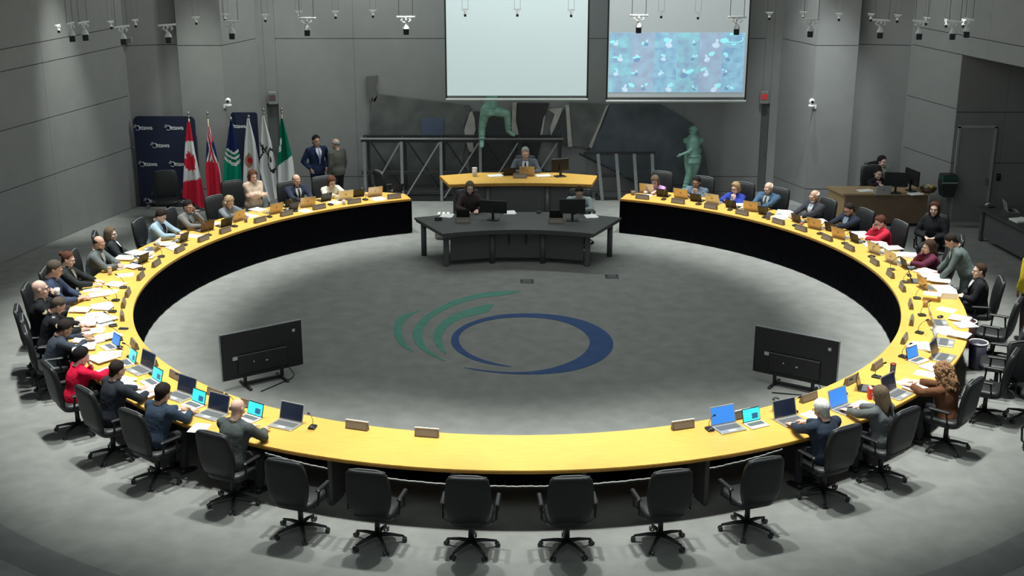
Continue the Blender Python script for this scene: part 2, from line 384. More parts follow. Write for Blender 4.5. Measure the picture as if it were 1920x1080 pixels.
for k in range(3):
    a, b = np.array(MBP[k]), np.array(MBP[k+1]); d = b-a; an = math.atan2(d[1], d[0]); c = (a+b)/2
    MB().box((c[0], c[1], .38), (np.linalg.norm(d)-.09, .03, .54), rotz(an)).build('modesty_panel', mat('panel_charcoal', (.07, .068, .072), .65, noise=.05), dk)
for q in MBP[1:3]: MB().tube([(q[0], q[1]-.02, 0), (q[0], q[1]-.02, .66)], .055, 12).build('leg', M_GREYP, dk, True)
for x in (-.14, .2): MB().box((x, 3.575, .52), (.035, .03, .24)).build('cable_slot', M_BLACK, dk)
# raised chair's desk
md = thing('chair_desk', 'raised maple topped presiding desk with grey front panels', 'desk')
YM, ZM = 5.75, 1.10
MP = [(-1.66, 6.55)]+[(-1.41+3.02*k/14, YM-.05+.14*(1-((2*k/14)-1)**2)) for k in range(15)]+[(1.78, 6.55), (.9, 6.85), (-.8, 6.85)]
MB().prism(MP, ZM-.015, ZM).build('desktop', M_WOOD, md, tri=True)
MB().prism([(x*1.002, y-.002) for x, y in MP], ZM-.065, ZM-.015).build('edge_band', M_WOODE, md, tri=True)
PP = [(-1.30, 5.85), (-.62, 5.97), (.70, 5.97), (1.48, 5.85)]
for k in range(3):
    a, b = np.array(PP[k]), np.array(PP[k+1]); d = b-a; an = math.atan2(d[1], d[0]); c = (a+b)/2
    MB().box((c[0], c[1], ZM/2-.02), (np.linalg.norm(d)-.02, .04, ZM-.09), rotz(an)).build('front_panel', mat('panel_grey', (.10, .10, .105), .6, noise=.05), md)
for x in (PP[1][0]+.02, PP[2][0]-.02): MB().tube([(x, 5.94, .0), (x, 5.94, ZM-.07)], .06, 12).build('post', M_GREYP, md, True)
for x, sg in ((-1.32, -1), (1.50, 1)): MB().box((x, 6.2, ZM/2-.03), (.04, .66, ZM-.08)).build('side_panel', M_GREYP, md)
dais = struct(MB().prism([(-1.25, 6.02), (1.42, 6.02), (1.42, 7.75), (-1.25, 7.75)], 0, .3).build('floor_dais', M_CARPET), 'low carpeted dais under the presiding chair')
# ================================================================== SCREENS, SCULPTURE WALL
YS = 8.28
def pscreen(x0, x1, zb, label, m):
    t = thing('projection_screen', label, 'projection screen', ((x0+x1)/2, YS, zb)); W = x1-x0; H = 8.5-zb
    MB().box((0, 0, H/2+.06), (W-.06, .02, H-.12)).build('fabric', m, t)
    for s in (-1, 1): MB().box((s*(W/2-.015), -.004, H/2), (.035, .024, H)).build('border', M_BLACK, t)
    MB().tube([(-W/2, -.01, .03), (W/2, -.01, .03)], .03, 10).build('bottom_bar', mat('bar_pale', (.45, .5, .48), .5), t)
    return t
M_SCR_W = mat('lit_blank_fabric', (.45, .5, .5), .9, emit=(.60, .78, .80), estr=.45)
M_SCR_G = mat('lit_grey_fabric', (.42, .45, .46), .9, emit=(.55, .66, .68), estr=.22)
sx = [uy(q, 189, YS) for q in (836, 1102, 1136, 1398)]
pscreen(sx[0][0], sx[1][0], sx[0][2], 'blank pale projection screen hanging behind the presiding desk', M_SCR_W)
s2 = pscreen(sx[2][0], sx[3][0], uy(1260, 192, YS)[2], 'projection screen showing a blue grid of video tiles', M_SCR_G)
random.seed(4)
c0, c1 = uy(1143, 61, YS), uy(1392, 173, YS); PW, PH = c1[0]-c0[0], c0[2]-c1[2]; PX, PZ = (c0[0]+c1[0])/2-s2.location.x, (c0[2]+c1[2])/2-s2.location.z
ps = MB().box((PX, -.014, PZ), (PW, .004, PH)).build('projected_image', mat('proj_base', (.2, .3, .4), .9, emit=(.40, .55, .80), estr=.62), s2)
def tmat(k):
    m = mat('video_tile_%d' % k, (.2, .3, .35), .9, noise=.0)
    if 'done' in m: return m
    m['done'] = 1; nt = m.node_tree; b = nt.nodes['Principled BSDF']
    n = nt.nodes.new('ShaderNodeTexNoise'); n.inputs['Scale'].default_value = 3.5+.3*k; n.inputs['Detail'].default_value = 3
    tc = nt.nodes.new('ShaderNodeTexCoord'); mp = nt.nodes.new('ShaderNodeMapping'); mp.inputs['Location'].default_value = (k*3.1, k, k*.7)
    r = nt.nodes.new('ShaderNodeValToRGB'); r.color_ramp.elements[0].position = .36; r.color_ramp.elements[1].position = .66
    r.color_ramp.elements[0].color = ((.26, .38, .62, 1), (.36, .42, .62, 1), (.20, .40, .70, 1))[k % 3]
    r.color_ramp.elements[1].color = ((.30, .80, .88, 1), (.42, .62, .82, 1), (.36, .74, .90, 1))[k % 3]
    nt.links.new(tc.outputs['Object'], mp.inputs['Vector']); nt.links.new(mp.outputs['Vector'], n.inputs['Vector'])
    nt.links.new(n.outputs['Fac'], r.inputs['Fac']); nt.links.new(r.outputs['Color'], b.inputs['Emission Color'])
    b.inputs['Emission Strength'].default_value = .62
    return m
M_FIG = [mat('figure_pale', (.3, .4, .5), .9, emit=(.62, .80, .95), estr=.7), mat('figure_blue', (.1, .2, .3), .9, emit=(.24, .40, .66), estr=.6), mat('figure_cyan', (.2, .5, .5), .9, emit=(.32, .84, .92), estr=.75)]
k = 0
for r in range(4):
    for c in range(6):
        tw, th = PW/6, PH/4; x = PX-PW/2+(c+.5)*tw; z = PZ+PH/2-(r+.5)*th
        ti = MB().box((x, -.018, z), (tw-.004, .004, th-.004)).build('video_tile', tmat(k % 9), ps)
        if (r, c) == (0, 5):
            m = MB(); m.tube([(x+.40*tw*math.cos(a), -.022, z+.02+.22*th*math.sin(a)) for a in np.linspace(-PI*1.15, PI*.15, 20)], .011, 6); m.box((x, -.022, z+.40*th), (.4*tw, .004, .05)); m.box((x, -.022, z-.28*th), (.2*tw, .004, .04))
            m.build('video_figure', M_FIG[2], s2)
        else:
            q = random.uniform(-.3, .3)*tw; h = random.uniform(.7, 1.3); m = MB(); y0 = -.0205
            R = roty(random.uniform(-.5, .5)); zz = z-.12*th
            for (dx, dz, w_, h_, mi) in ((0, .02, .028, .04, 0), (random.uniform(-.05, .05), -.06, .07, .05, 1), (random.uniform(-.16, .16), random.uniform(-.05, .08), random.uniform(.03, .09), random.uniform(.02, .05), 2)):
                m.ell((x+q+dx*h, y0, zz+dz*h), (w_*h, .003, h_*h), 10, 6, R, mi=mi)
            m.build('video_figure', [M_FIG[0], M_FIG[k % 2], M_FIG[2]], s2)
        k += 1
# slate plates mounted on the back wall (outlines on the wall plane)
YP = 9.54
def plate(px, mt, label, th=.05, y=YP):
    P = [uy(a, b, y) for a, b in px]; P2 = [(p[0], p[2]) for p in P]
    o = MB().prism(P2, y-th, y+.03, T=lambda p: (p[0], p[2], p[1])).build('slate_plate', mt, None, tri=True)
    return tag(o, label, 'wall relief', 'slate plates of the wall sculpture')
plate([(709,176),(800,187),(882,197),(880,212),(872,228),(869,245),(874,262),(868,290),(872,346),(690,346),(693,262),(697,192)], M_PLATE, 'large slate plate on the wall left of the climbing statue')
plate([(687,143),(709,141),(703,167),(708,169),(707,182),(703,192),(699,182),(693,192),(690,170)], mat('plate_grey', (.12, .125, .12), .6), 'small jagged grey plate above the large left plate')
plate([(790,222),(832,222),(832,256),(790,256)], M_REFLECT, 'blue square painted as a screen reflection on the large left slate plate', .03, YP-.06)  # thin square whose colour stands in for a blue screen reflection
plate([(886,209),(958,209),(963,240),(972,262),(962,300),(958,346),(884,346),(878,290),(889,262),(892,245),(885,228)], mat('plate_dark', (.062, .065, .068), .6, .1, noise=.2), 'dark slate plate behind the climbing statue')
plate([(968,193),(1030,193),(1022,220),(1016,262),(1006,300),(998,346),(972,346),(975,262),(968,225)], mat('plate_brown', (.055, .05, .055), .55, .3, noise=.2), 'brownish slate plate right of the climbing statue')
plate([(1060,202),(1066,240),(1070,274),(1050,270),(1032,262),(1040,240),(1052,215)], mat('plate_dark', (.05, .05, .05)), 'small torn slate plate left of the gap in the wall map')
plate([(1068,192),(1139,195),(1124,232),(1104,278),(1072,272),(1070,240)], M_PLATE, 'slate plate under the gap between the two screens')
plate([(1144,195),(1238,196),(1300,232),(1322,290),(1330,345),(1195,346),(1150,318),(1098,290),(1107,278),(1130,232)], M_PLATEB, 'large bluish slate plate under the video grid screen')
M_PALE = mat('pale_torn_plate', (.46, .44, .40), .6, noise=.15, nscale=6)
for px, lab in (([(880,213),(885,207),(890,222),(892,243),(886,262),(889,284),(880,284),(873,262),(870,244)], 'pale torn strip left of the climbing statue'), ([(961,193),(969,193),(967,225),(975,262),(964,262),(959,240)], 'pale torn strip right of the climbing statue'),
    ([(1019,221),(1023,214),(1019,240),(1016,262),(1011,262)], 'thin pale torn strip behind the presiding person'), ([(1029,205),(1054,203),(1048,222),(1040,240),(1033,254),(1031,240),(1040,214)], 'pale wedge shaped strip in the wall map'),
    ([(1060,197),(1067,197),(1070,240),(1073,275),(1065,275),(1063,240)], 'long pale torn strip right of the wedge strip'), ([(1136,199),(1141,196),(1127,232),(1109,278),(1104,274),(1123,232)], 'thin slanted pale strip between the right plates')):
    plate(px, M_PALE, lab, .035, YP-.045)
def beam(m, a, b, w=.06, d=.06):
    a, b = np.array(a, float), np.array(b, float); L = np.linalg.norm(b-a); x = (b-a)/L
    y = np.array([0, 1., 0]); z = np.cross(x, y); m.box((a+b)/2, (L, d, w), np.stack([x, y, z], 1)); return m
# big truss
tr = thing('steel_truss', 'long steel truss frame standing before the slate plates', 'truss', group='trusses under the wall sculpture')
Y1, Y0 = 8.72, 9.2
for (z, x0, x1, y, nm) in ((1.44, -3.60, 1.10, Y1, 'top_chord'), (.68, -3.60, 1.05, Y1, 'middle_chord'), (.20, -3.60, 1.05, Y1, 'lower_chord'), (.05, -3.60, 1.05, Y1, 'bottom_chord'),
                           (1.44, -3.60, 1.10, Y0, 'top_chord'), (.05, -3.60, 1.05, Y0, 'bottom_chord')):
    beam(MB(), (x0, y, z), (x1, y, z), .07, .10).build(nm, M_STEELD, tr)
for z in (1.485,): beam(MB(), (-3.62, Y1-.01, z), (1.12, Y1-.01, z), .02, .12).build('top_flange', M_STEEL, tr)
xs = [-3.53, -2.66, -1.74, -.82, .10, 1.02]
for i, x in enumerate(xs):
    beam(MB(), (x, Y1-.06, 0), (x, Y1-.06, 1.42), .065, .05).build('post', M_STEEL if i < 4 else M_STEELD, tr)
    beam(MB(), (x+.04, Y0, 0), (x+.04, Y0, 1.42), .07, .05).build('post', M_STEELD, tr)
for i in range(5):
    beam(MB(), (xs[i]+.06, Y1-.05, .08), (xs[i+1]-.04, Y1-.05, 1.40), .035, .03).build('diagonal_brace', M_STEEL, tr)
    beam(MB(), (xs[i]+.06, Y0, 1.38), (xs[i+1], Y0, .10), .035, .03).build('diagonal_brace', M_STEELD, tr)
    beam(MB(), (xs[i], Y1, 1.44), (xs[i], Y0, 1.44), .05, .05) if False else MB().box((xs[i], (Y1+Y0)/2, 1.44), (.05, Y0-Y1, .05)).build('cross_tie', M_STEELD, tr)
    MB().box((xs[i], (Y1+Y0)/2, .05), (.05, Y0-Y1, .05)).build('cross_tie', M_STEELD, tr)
t2 = thing('steel_truss', 'short steel ladder-like truss right of the presiding desk', 'truss', group='trusses under the wall sculpture')
for z, x0, x1 in ((1.12, 1.6, 3.28), (.58, 1.9, 3.3), (.04, 1.9, 3.34)):
    beam(MB(), (x0, 8.8, z), (x1, 8.8, z), .06, .09).build('chord', M_STEELD, t2)
for x0, x1 in ((1.93, 2.06), (2.36, 2.47), (2.78, 2.88), (3.2, 3.28)):
    beam(MB(), (x0, 8.73, 1.12), (x1, 8.73, 0), .075, .05).build('post', M_STEEL, t2)
beam(MB(), (1.5, 8.86, 1.1), (3.0, 8.86, .35), .05, .03).build('diagonal_brace', M_STEELD, t2)
for x in (1.95, 3.25): MB().box((x, 9.0, .04), (.06, .4, .06)).build('foot_bar', M_STEELD, t2)
# ================================================================== BACKDROPS, FLAGS
M_NAVY = mat('navy_fabric', (.008, .014, .045), .75, bump=.1)
M_LETTER = mat('white_print', (.72, .74, .76), .7)
def text_mesh(s, size):
    cu = bpy.data.curves.new('txt', 'FONT'); cu.body = s; cu.size = size; cu.align_x = 'LEFT'; cu.extrude = .001; cu.offset = .004; cu.resolution_u = 3
    o = bpy.data.objects.new('txt', cu); COL.objects.link(o)
    dg = bpy.context.evaluated_depsgraph_get(); me = bpy.data.meshes.new_from_object(o.evaluated_get(dg))
    bpy.data.objects.remove(o); bpy.data.curves.remove(cu); return me
TXT = text_mesh('ttawa', .20)
co = np.empty(len(TXT.vertices)*3); TXT.vertices.foreach_get('co', co); co = co.reshape(-1, 3)
TF = [tuple(p.vertices) for p in TXT.polygons]; TW = co[:, 0].max()
def wordmark(parent, x, z, y, sc=1., clip=9):
    sc *= .80
    m = MB(); V = co.copy(); V[:, 0] = (V[:, 0]-TW/2+.05)*sc*.92; V[:, 1] *= sc
    m.add(np.stack([V[:, 0]+x, -V[:, 2]+y, V[:, 1]+z], 1), TF)
    cx = x-(TW/2+.045)*sc*.92; cz = z+.055*sc
    P = [(cx+.075*sc*math.cos(a), y-.002, cz+.08*sc*math.sin(a)) for a in np.linspace(-2.6, 3.0, 26)]
    m.tube(P, [(.006+.012*max(0, math.cos(a)))*sc for a in np.linspace(-2.6, 3.0, 26)], 6)
    for k in range(3):
        m.tube([(cx-(.085+.022*k)*sc*math.cos(b), y-.002, cz+(.09+.02*k)*sc*math.sin(b)) for b in np.linspace(.1, 1.2, 8)], [.004*sc]*8, 5)
    return m.build('wordmark', M_LETTER, parent)
def rrect(x0, x1, z0, z1, r, rb=.02, n=6):
    P = []
    for cx, cz, a0, q in ((x1-r, z1-r, 0, r), (x0+r, z1-r, PI/2, r), (x0+rb, z0+rb, PI, rb), (x1-rb, z0+rb, 1.5*PI, rb)):
        P += [(cx+q*math.cos(a0+PI/2*k/n), cz+q*math.sin(a0+PI/2*k/n)) for k in range(n+1)]
    return P
b1 = thing('backdrop_banner', 'wide navy step-and-repeat backdrop with white wordmarks in the left corner', 'backdrop')
YB = 8.10
MB().prism(rrect(-8.70, -7.30, .06, 2.12, .12), YB, YB+.05, T=lambda p: (p[0], p[2], p[1])).build('fabric', M_NAVY, b1, tri=True)
for x in (-8.5, -7.5): MB().box((x, YB-.02, .03), (.07, .22, .06), bev=.01).build('foot', M_CHROME, b1)
for (x, y) in ((272,243),(330,243),(304,276),(281,311),(338,311),(291,380),(345,380)):
    p = uy(x, y, YB); wordmark(b1, p[0], p[2], YB-.004, .86)
b2 = thing('backdrop_banner', 'narrow navy pull-up banner standing behind the flags', 'backdrop')
MB().prism(rrect(-6.48, -5.88, .08, 2.20, .06), YB+.06, YB+.09, T=lambda p: (p[0], p[2], p[1])).build('fabric', M_NAVY, b2, tri=True)
MB().box((-6.18, YB+.08, .05), (.64, .16, .10), bev=.02).build('base', M_CHROME, b2)
p = uy(448, 240, YB+.05); wordmark(b2, p[0], p[2], YB+.055, .8)
RED, WHT, NVY, GRN, BLK, TAN, GRN2 = (.62, .02, .05), (.72, .74, .74), (.01, .02, .10), (.0, .16, .09), (.02, .02, .02), (.40, .26, .18), (.0, .26, .15)
FM = [mat('flag_%d' % i, c, .8, bump=.15, bscale=15, spec=.2) for i, c in enumerate((RED, WHT, NVY, GRN, BLK, TAN, GRN2))]
def flag(name, label, polepx, L, Rr, pattern, Y=7.72):
    """L and Rr are the left and right outline of the hanging cloth in photo pixels, top to bottom"""
    top = uy(*polepx, Y); r = thing(name, label, 'flag', (top[0], Y+.06, 0), group='flags on poles')
    Lw = [uy(*p, Y) for p in L]; Rw = [uy(*p, Y) for p in Rr]
    nu, nv = 30, 46; V = []; F = []; mi = []
    def along(W, t):
        x = t*(len(W)-1); i = min(int(x), len(W)-2); return W[i]*(1-(x-i))+W[i+1]*(x-i)
    for j in range(nv+1):
        a, b = along(Lw, j/nv), along(Rw, j/nv)
        for i in range(nu+1):
            u = i/nu; p = a*(1-u)+b*u
            yy = -.045*math.sin(u*PI*3+.6*j/nv*3)*(.35+.65*j/nv)
            V.append((p[0]-top[0], yy-.06, p[2]))
    for j in range(nv):
        for i in range(nu):
            F.append((j*(nu+1)+i, j*(nu+1)+i+1, (j+1)*(nu+1)+i+1, (j+1)*(nu+1)+i)); mi.append(pattern((i+.5)/nu, (j+.5)/nv))
    V = np.array(V); N = len(V); V2 = V+np.array([0, .008, 0])
    m = MB(); m.add(np.concatenate([V, V2]), F+[tuple(q+N for q in f[::-1]) for f in F], mi+mi)
    m.build('cloth', FM, r, True)
    MB().tube([(0, 0, .0), (0, 0, top[2]-.06)], .016, 8).build('pole', mat('pole_brass', (.35, .30, .22), .4, .6), r, True)
    m = MB(); m.tube([(0, 0, .0), (0, 0, .04)], [.16, .14], 16); m.tube([(0, 0, .04), (0, 0, .12)], [.05, .025], 12); m.build('base', M_CHROME, r, True)
    m = MB(); m.ell((0, 0, top[2]-.03), (.03, .03, .05), 10, 7); m.tube([(0, 0, top[2]-.12), (0, 0, top[2]-.07)], [.02, .028], 8); m.build('finial', M_CHROME, r, True)
LEAF = [(0,1),(.12,.72),(.32,.82),(.26,.42),(.5,.62),(.56,.48),(.86,.50),(.76,.28),(.86,.2),(.42,-.16),(.46,-.3),(.06,-.24),(.05,-.6),(-.05,-.6),(-.06,-.24),(-.46,-.3),(-.42,-.16),(-.86,.2),(-.76,.28),(-.86,.5),(-.56,.48),(-.5,.62),(-.26,.42),(-.32,.82),(-.12,.72)]
def inpoly(x, y, P):
    c = False; j = len(P)-1
    for i in range(len(P)):
        if (P[i][1] > y) != (P[j][1] > y) and x < (P[j][0]-P[i][0])*(y-P[i][1])/(P[j][1]-P[i][1])+P[i][0]: c = not c
        j = i
    return c
def pat_can(u, t):
    if t < .26-.05*u: return 0
    if t > .80-.20*u: return 0
    x = (u-.46)/.64; y = -(t-.53+.06*(u-.5))/.20; xr = x*.94+y*.34; yr = -x*.34+y*.94
    return 0 if inpoly(xr, yr, LEAF) else 1
def pat_ont(u, t):
    if t < .52:
        a = abs((u-.45)-(t-.26)*1.2); b = abs((u-.55)+(t-.26)*1.3)
        if a < .10 or b < .06: return 0
        if a < .22 or b < .17: return 1
        return 2 if t > .22 else 0
    return 1 if u > .93 else 0
def pat_city(u, t):
    if t < .46: return 2
    y = t-.10*(1-(u-.6)**2*3)
    for k in (.44, .53, .62):
        if abs(y-k) < .022: return 1
    return 2 if y < .44 else 3 if y < .62 else 6
def pat_white(u, t):
    return 0 if (u-.42)**2/.03+(t-.60)**2/.002 < 1 else 5 if (u-.35)**2/.08+(t-.60)**2/.009 < 1 else 1
def pat_sym(u, t):
    rr = math.hypot((u-.85)*.55, (t-.58)*1.05)
    if .13 < rr < .165: return 4
    if abs(t-.40-.25*(u-.2)) < .018 and u < .75 or abs(t-.48+.2*(u-.2)) < .016 and u < .6: return 4
    if math.hypot((u-.22)*.6, (t-.42)) < .045 or math.hypot((u-.78)*.6, t-.57) < .04: return 4
    return 1
def pat_fra(u, t):
    for cx, cz in ((.22, .36), (.14, .47)):
        if math.hypot((u-cx)*.6, t-cz) < .055: return 1
    return 3 if t < .74-.16*u else 1
flag('flag', 'red and white maple leaf flag beside the navy backdrop', (352, 212), [(351,228),(347,275),(345,320),(343,370)], [(356,228),(365,285),(378,345),(387,394)], pat_can)
flag('flag', 'red ensign flag hanging second from the navy backdrop', (388, 212), [(389,238),(387,280),(386,320),(390,368)], [(393,238),(404,280),(413,325),(417,362)], pat_ont)
flag('flag', 'navy and green flag with white curved stripes', (432, 222), [(431,226),(426,265),(421,300),(419,346)], [(435,226),(444,265),(450,300),(454,350)], pat_city)
flag('flag', 'white flag with a brown emblem in front of the narrow banner', (465, 218), [(463,222),(459,265),(457,310),(456,368)], [(467,222),(478,265),(486,310),(488,368)], pat_white)
flag('flag', 'white flag with a black circular symbol', (493, 205), [(491,218),(488,265),(487,320),(505,378)], [(495,218),(508,265),(516,310),(522,370)], pat_sym)
flag('flag', 'green and white flag with a white flower near the left exit', (527, 204), [(526,222),(523,262),(521,302),(522,342)], [(530,222),(540,262),(549,302),(554,346)], pat_fra)
# ================================================================== SMALL WALL FITTINGS
for (px, py, lab, sg) in ((428, 192, 'white pan-tilt camera on the left column', 1), (1522, 193, 'white pan-tilt camera on the right column', -1)):
    p = uy(px, py, 8.05); t = thing('wall_camera', lab, 'camera', (p[0], 8.05, p[2]-.08), group='pan-tilt cameras on the columns')
    MB().tube([(sg*-.12, .24, -.05), (sg*-.04, .05, -.05), (0, 0, -.02)], .018, 8).build('bracket', M_WHITE, t, True)
    MB().box((sg*-.12, .235, -.05), (.09, .02, .09)).build('wall_plate', M_WHITE, t)
    m = MB(); m.tube([(0, 0, -.02), (0, 0, .03), (0, 0, .05)], [.07, .075, .05], 14); m.build('base', M_WHITE, t, True)
    MB().ell((0, 0, .11), (.065, .065, .075), 14, 10).build('head', M_WHITE, t, True)
    MB().tube([(0, -.05, .115), (0, -.075, .112)], .032, 12).build('lens', M_BLACK, t, True)
p = uy(243, 75, 8.2); t = thing('wall_speaker', 'small grey speaker box high in the left corner', 'speaker', (p[0], 8.24, p[2]))
MB().box((0, -.04, 0), (.12, .08, .13), bev=.012).build('case', mat('spk', (.3, .31, .3), .6), t); MB().box((0, -.083, 0), (.09, .006, .10)).build('grille', mat('spkg', (.22, .22, .22), .8), t)
for (px, py, lab, e) in ((511, 184, 'dim exit sign above the left exit door', .10), (1433, 183, 'red lit exit sign above the right exit door', .32)):
    p = uy(px, py, 9.5); t = thing('exit_sign', lab, 'exit sign', (p[0], 9.52, p[2]), group='exit signs')
    MB().box((0, 0, 0), (.20, .07, .30), bev=.01).build('case', mat('sign_case', (.25, .26, .25), .5), t)
    MB().box((0, -.04, .02), (.15, .012, .13)).build('face', mat('exit_red_%d' % int(e*10), (.25, .03, .03) if e > .3 else (.13, .08, .075), .5, emit=(.7, .04, .05), estr=e if e > .3 else 0), t)
p = uy(1777, 346, 6.4); t = thing('wall_box', 'dark green box with a pale stripe on the wall edge by the booth', 'box', (p[0]-.02, 6.36, p[2]))
m = MB(); m.prism([(-.15, .24), (.15, .24), (.17, .02), (.12, -.24), (-.12, -.24), (-.17, .02)], -.14, .14, T=lambda q: (q[0], q[2], q[1])); m.build('body', mat('box_black', (.015, .02, .018), .5), t)
MB().box((0, -.02, .17), (.335, .30, .10), bev=.01).build('lid', mat('box_green', (.012, .06, .04), .5), t)
MB().box((0, -.145, .08), (.33, .02, .035)).build('stripe', mat('box_stripe', (.22, .32, .28), .5), t)
# ================================================================== FLOOR TELEVISIONS
def tv(label, cx, cy, ang, sg):
    t = thing('television', label, 'television', (cx, cy, 0), ang, 'televisions standing on the floor inside the ring')
    W, H, z0 = 1.30, .73, .15
    b = MB().box((0, 0, z0+H/2), (W, .045, H), bev=.012).build('back_shell', M_BLACK, t)
    MB().box((0, .024, z0+H/2), (W-.03, .006, H-.03)).build('screen', M_SCR_OFF, t)
    MB().box((0, -.035, z0+H*.30), (W*.62, .035, H*.42), bev=.012).build('electronics_hump', M_BLACK, t)
    edge = mat('tv_edge', (.30, .32, .33), .4, .4)
    MB().box((0, 0, z0+H+.004), (W, .05, .008)).build('top_trim', edge, t)
    for s in (-1, 1):
        MB().box((s*(W/2+.003), 0, z0+H/2), (.007, .05, H)).build('side_trim', edge, t)
        m = MB(); m.tube([(s*.30, -.01, z0+.1), (s*.30, -.01, .05)], .03, 8); m.box((s*.30, -.02, .02), (.05, .42, .035), bev=.01); m.build('stand_foot', M_BLACK, t)
    MB().box((0, -.02, .05), (.60, .04, .05)).build('stand_bar', M_BLACK, t)
    for x, z, w_, h_ in ((-.42, .36, .12, .055), (.52, .62, .045, .045), (.05, .25, .035, .02), (-.16, .27, .02, .02)):
        MB().box((x*1., -.058 if abs(x) < .4 and z < .45 else -.026, z0+z-.03), (w_, .004, h_)).build('sticker', mat('sticker', (.5, .5, .48), .6), t)
    m = MB(); m.tube([(.38, -.03, z0+.05), (.45, -.06, .10), (.47, -.08, .03), (.40, -.12, .012), (.2, -.2, .012), (-.2, -.35, .012)], .008, 6); m.build('cable', M_BLACK, t, True)
    return t
tv('black television standing on the carpet inside the ring, left of the logo', -3.86, -2.72, math.radians(34), 1)
tv('black television standing on the carpet inside the ring, right of the logo', 4.15, -2.98, math.radians(-33), -1)
# ================================================================== PEOPLE: templates
def head_template():
    m = MB()
    m.ell((0, -.014, .028), (.074, .094, .088), 20, 14); m.ell((0, .018, -.030), (.061, .070, .086), 18, 12)
    m.ell((0, .062, -.095), (.028, .026, .024)); m.ell((0, .070, .026), (.052, .024, .016))
    m.tube([(0, .080, .020), (0, .098, -.010), (0, .108, -.028)], [.008, .011, .013], 8); m.ell((0, .092, -.032), (.019, .014, .009))
    for s in (-1, 1):
        m.ell((s*.075, -.008, -.008), (.011, .022, .033), 10, 8, roty(s*.2)); m.ell((s*.038, .062, -.030), (.024, .022, .026))
    m.ell((0, .080, -.060), (.026, .016, .012)); m.tube([(0, -.022, -.05), (0, -.03, -.15)], [.056, .056], 14)
    return job(m, .0075, 3)
def hand_template(curl):
    m = MB()
    m.tube([(0, -.02, 0), (0, .02, 0), (0, .06, 0), (0, .085, 0)], [.024, .030, .038, .036], 12, flat=.42)
    for x, L, a in ((-.028, .064, .10), (-.009, .074, .03), (.010, .070, -.03), (.028, .056, -.10)):
        p = np.array([x, .082, 0]); pts = [p-np.array([0, .02, 0])]; d = 0.
        for q, seg in enumerate((.45, .30, .25)):
            d += curl*(.8 if q == 0 else 1.); p = p+L*seg*np.array([-math.sin(a)*math.cos(d), math.cos(a)*math.cos(d), -math.sin(d)]); pts.append(p)
        m.tube(pts, [.0095, .009, .008, .0065], 8)
    m.tube([(-.022, .015, -.004), (-.046, .045, -.012), (-.052, .07, -.022), (-.047, .09, -.03)], [.014, .0115, .0095, .0075], 8)
    return job(m, .0055, 2)
HEADJ = head_template(); HANDJ = {'flat': hand_template(.22), 'curl': hand_template(.75)}
flush()
E3 = np.array([.083, .104, .099]); EC = np.array([0, -.014, .030])
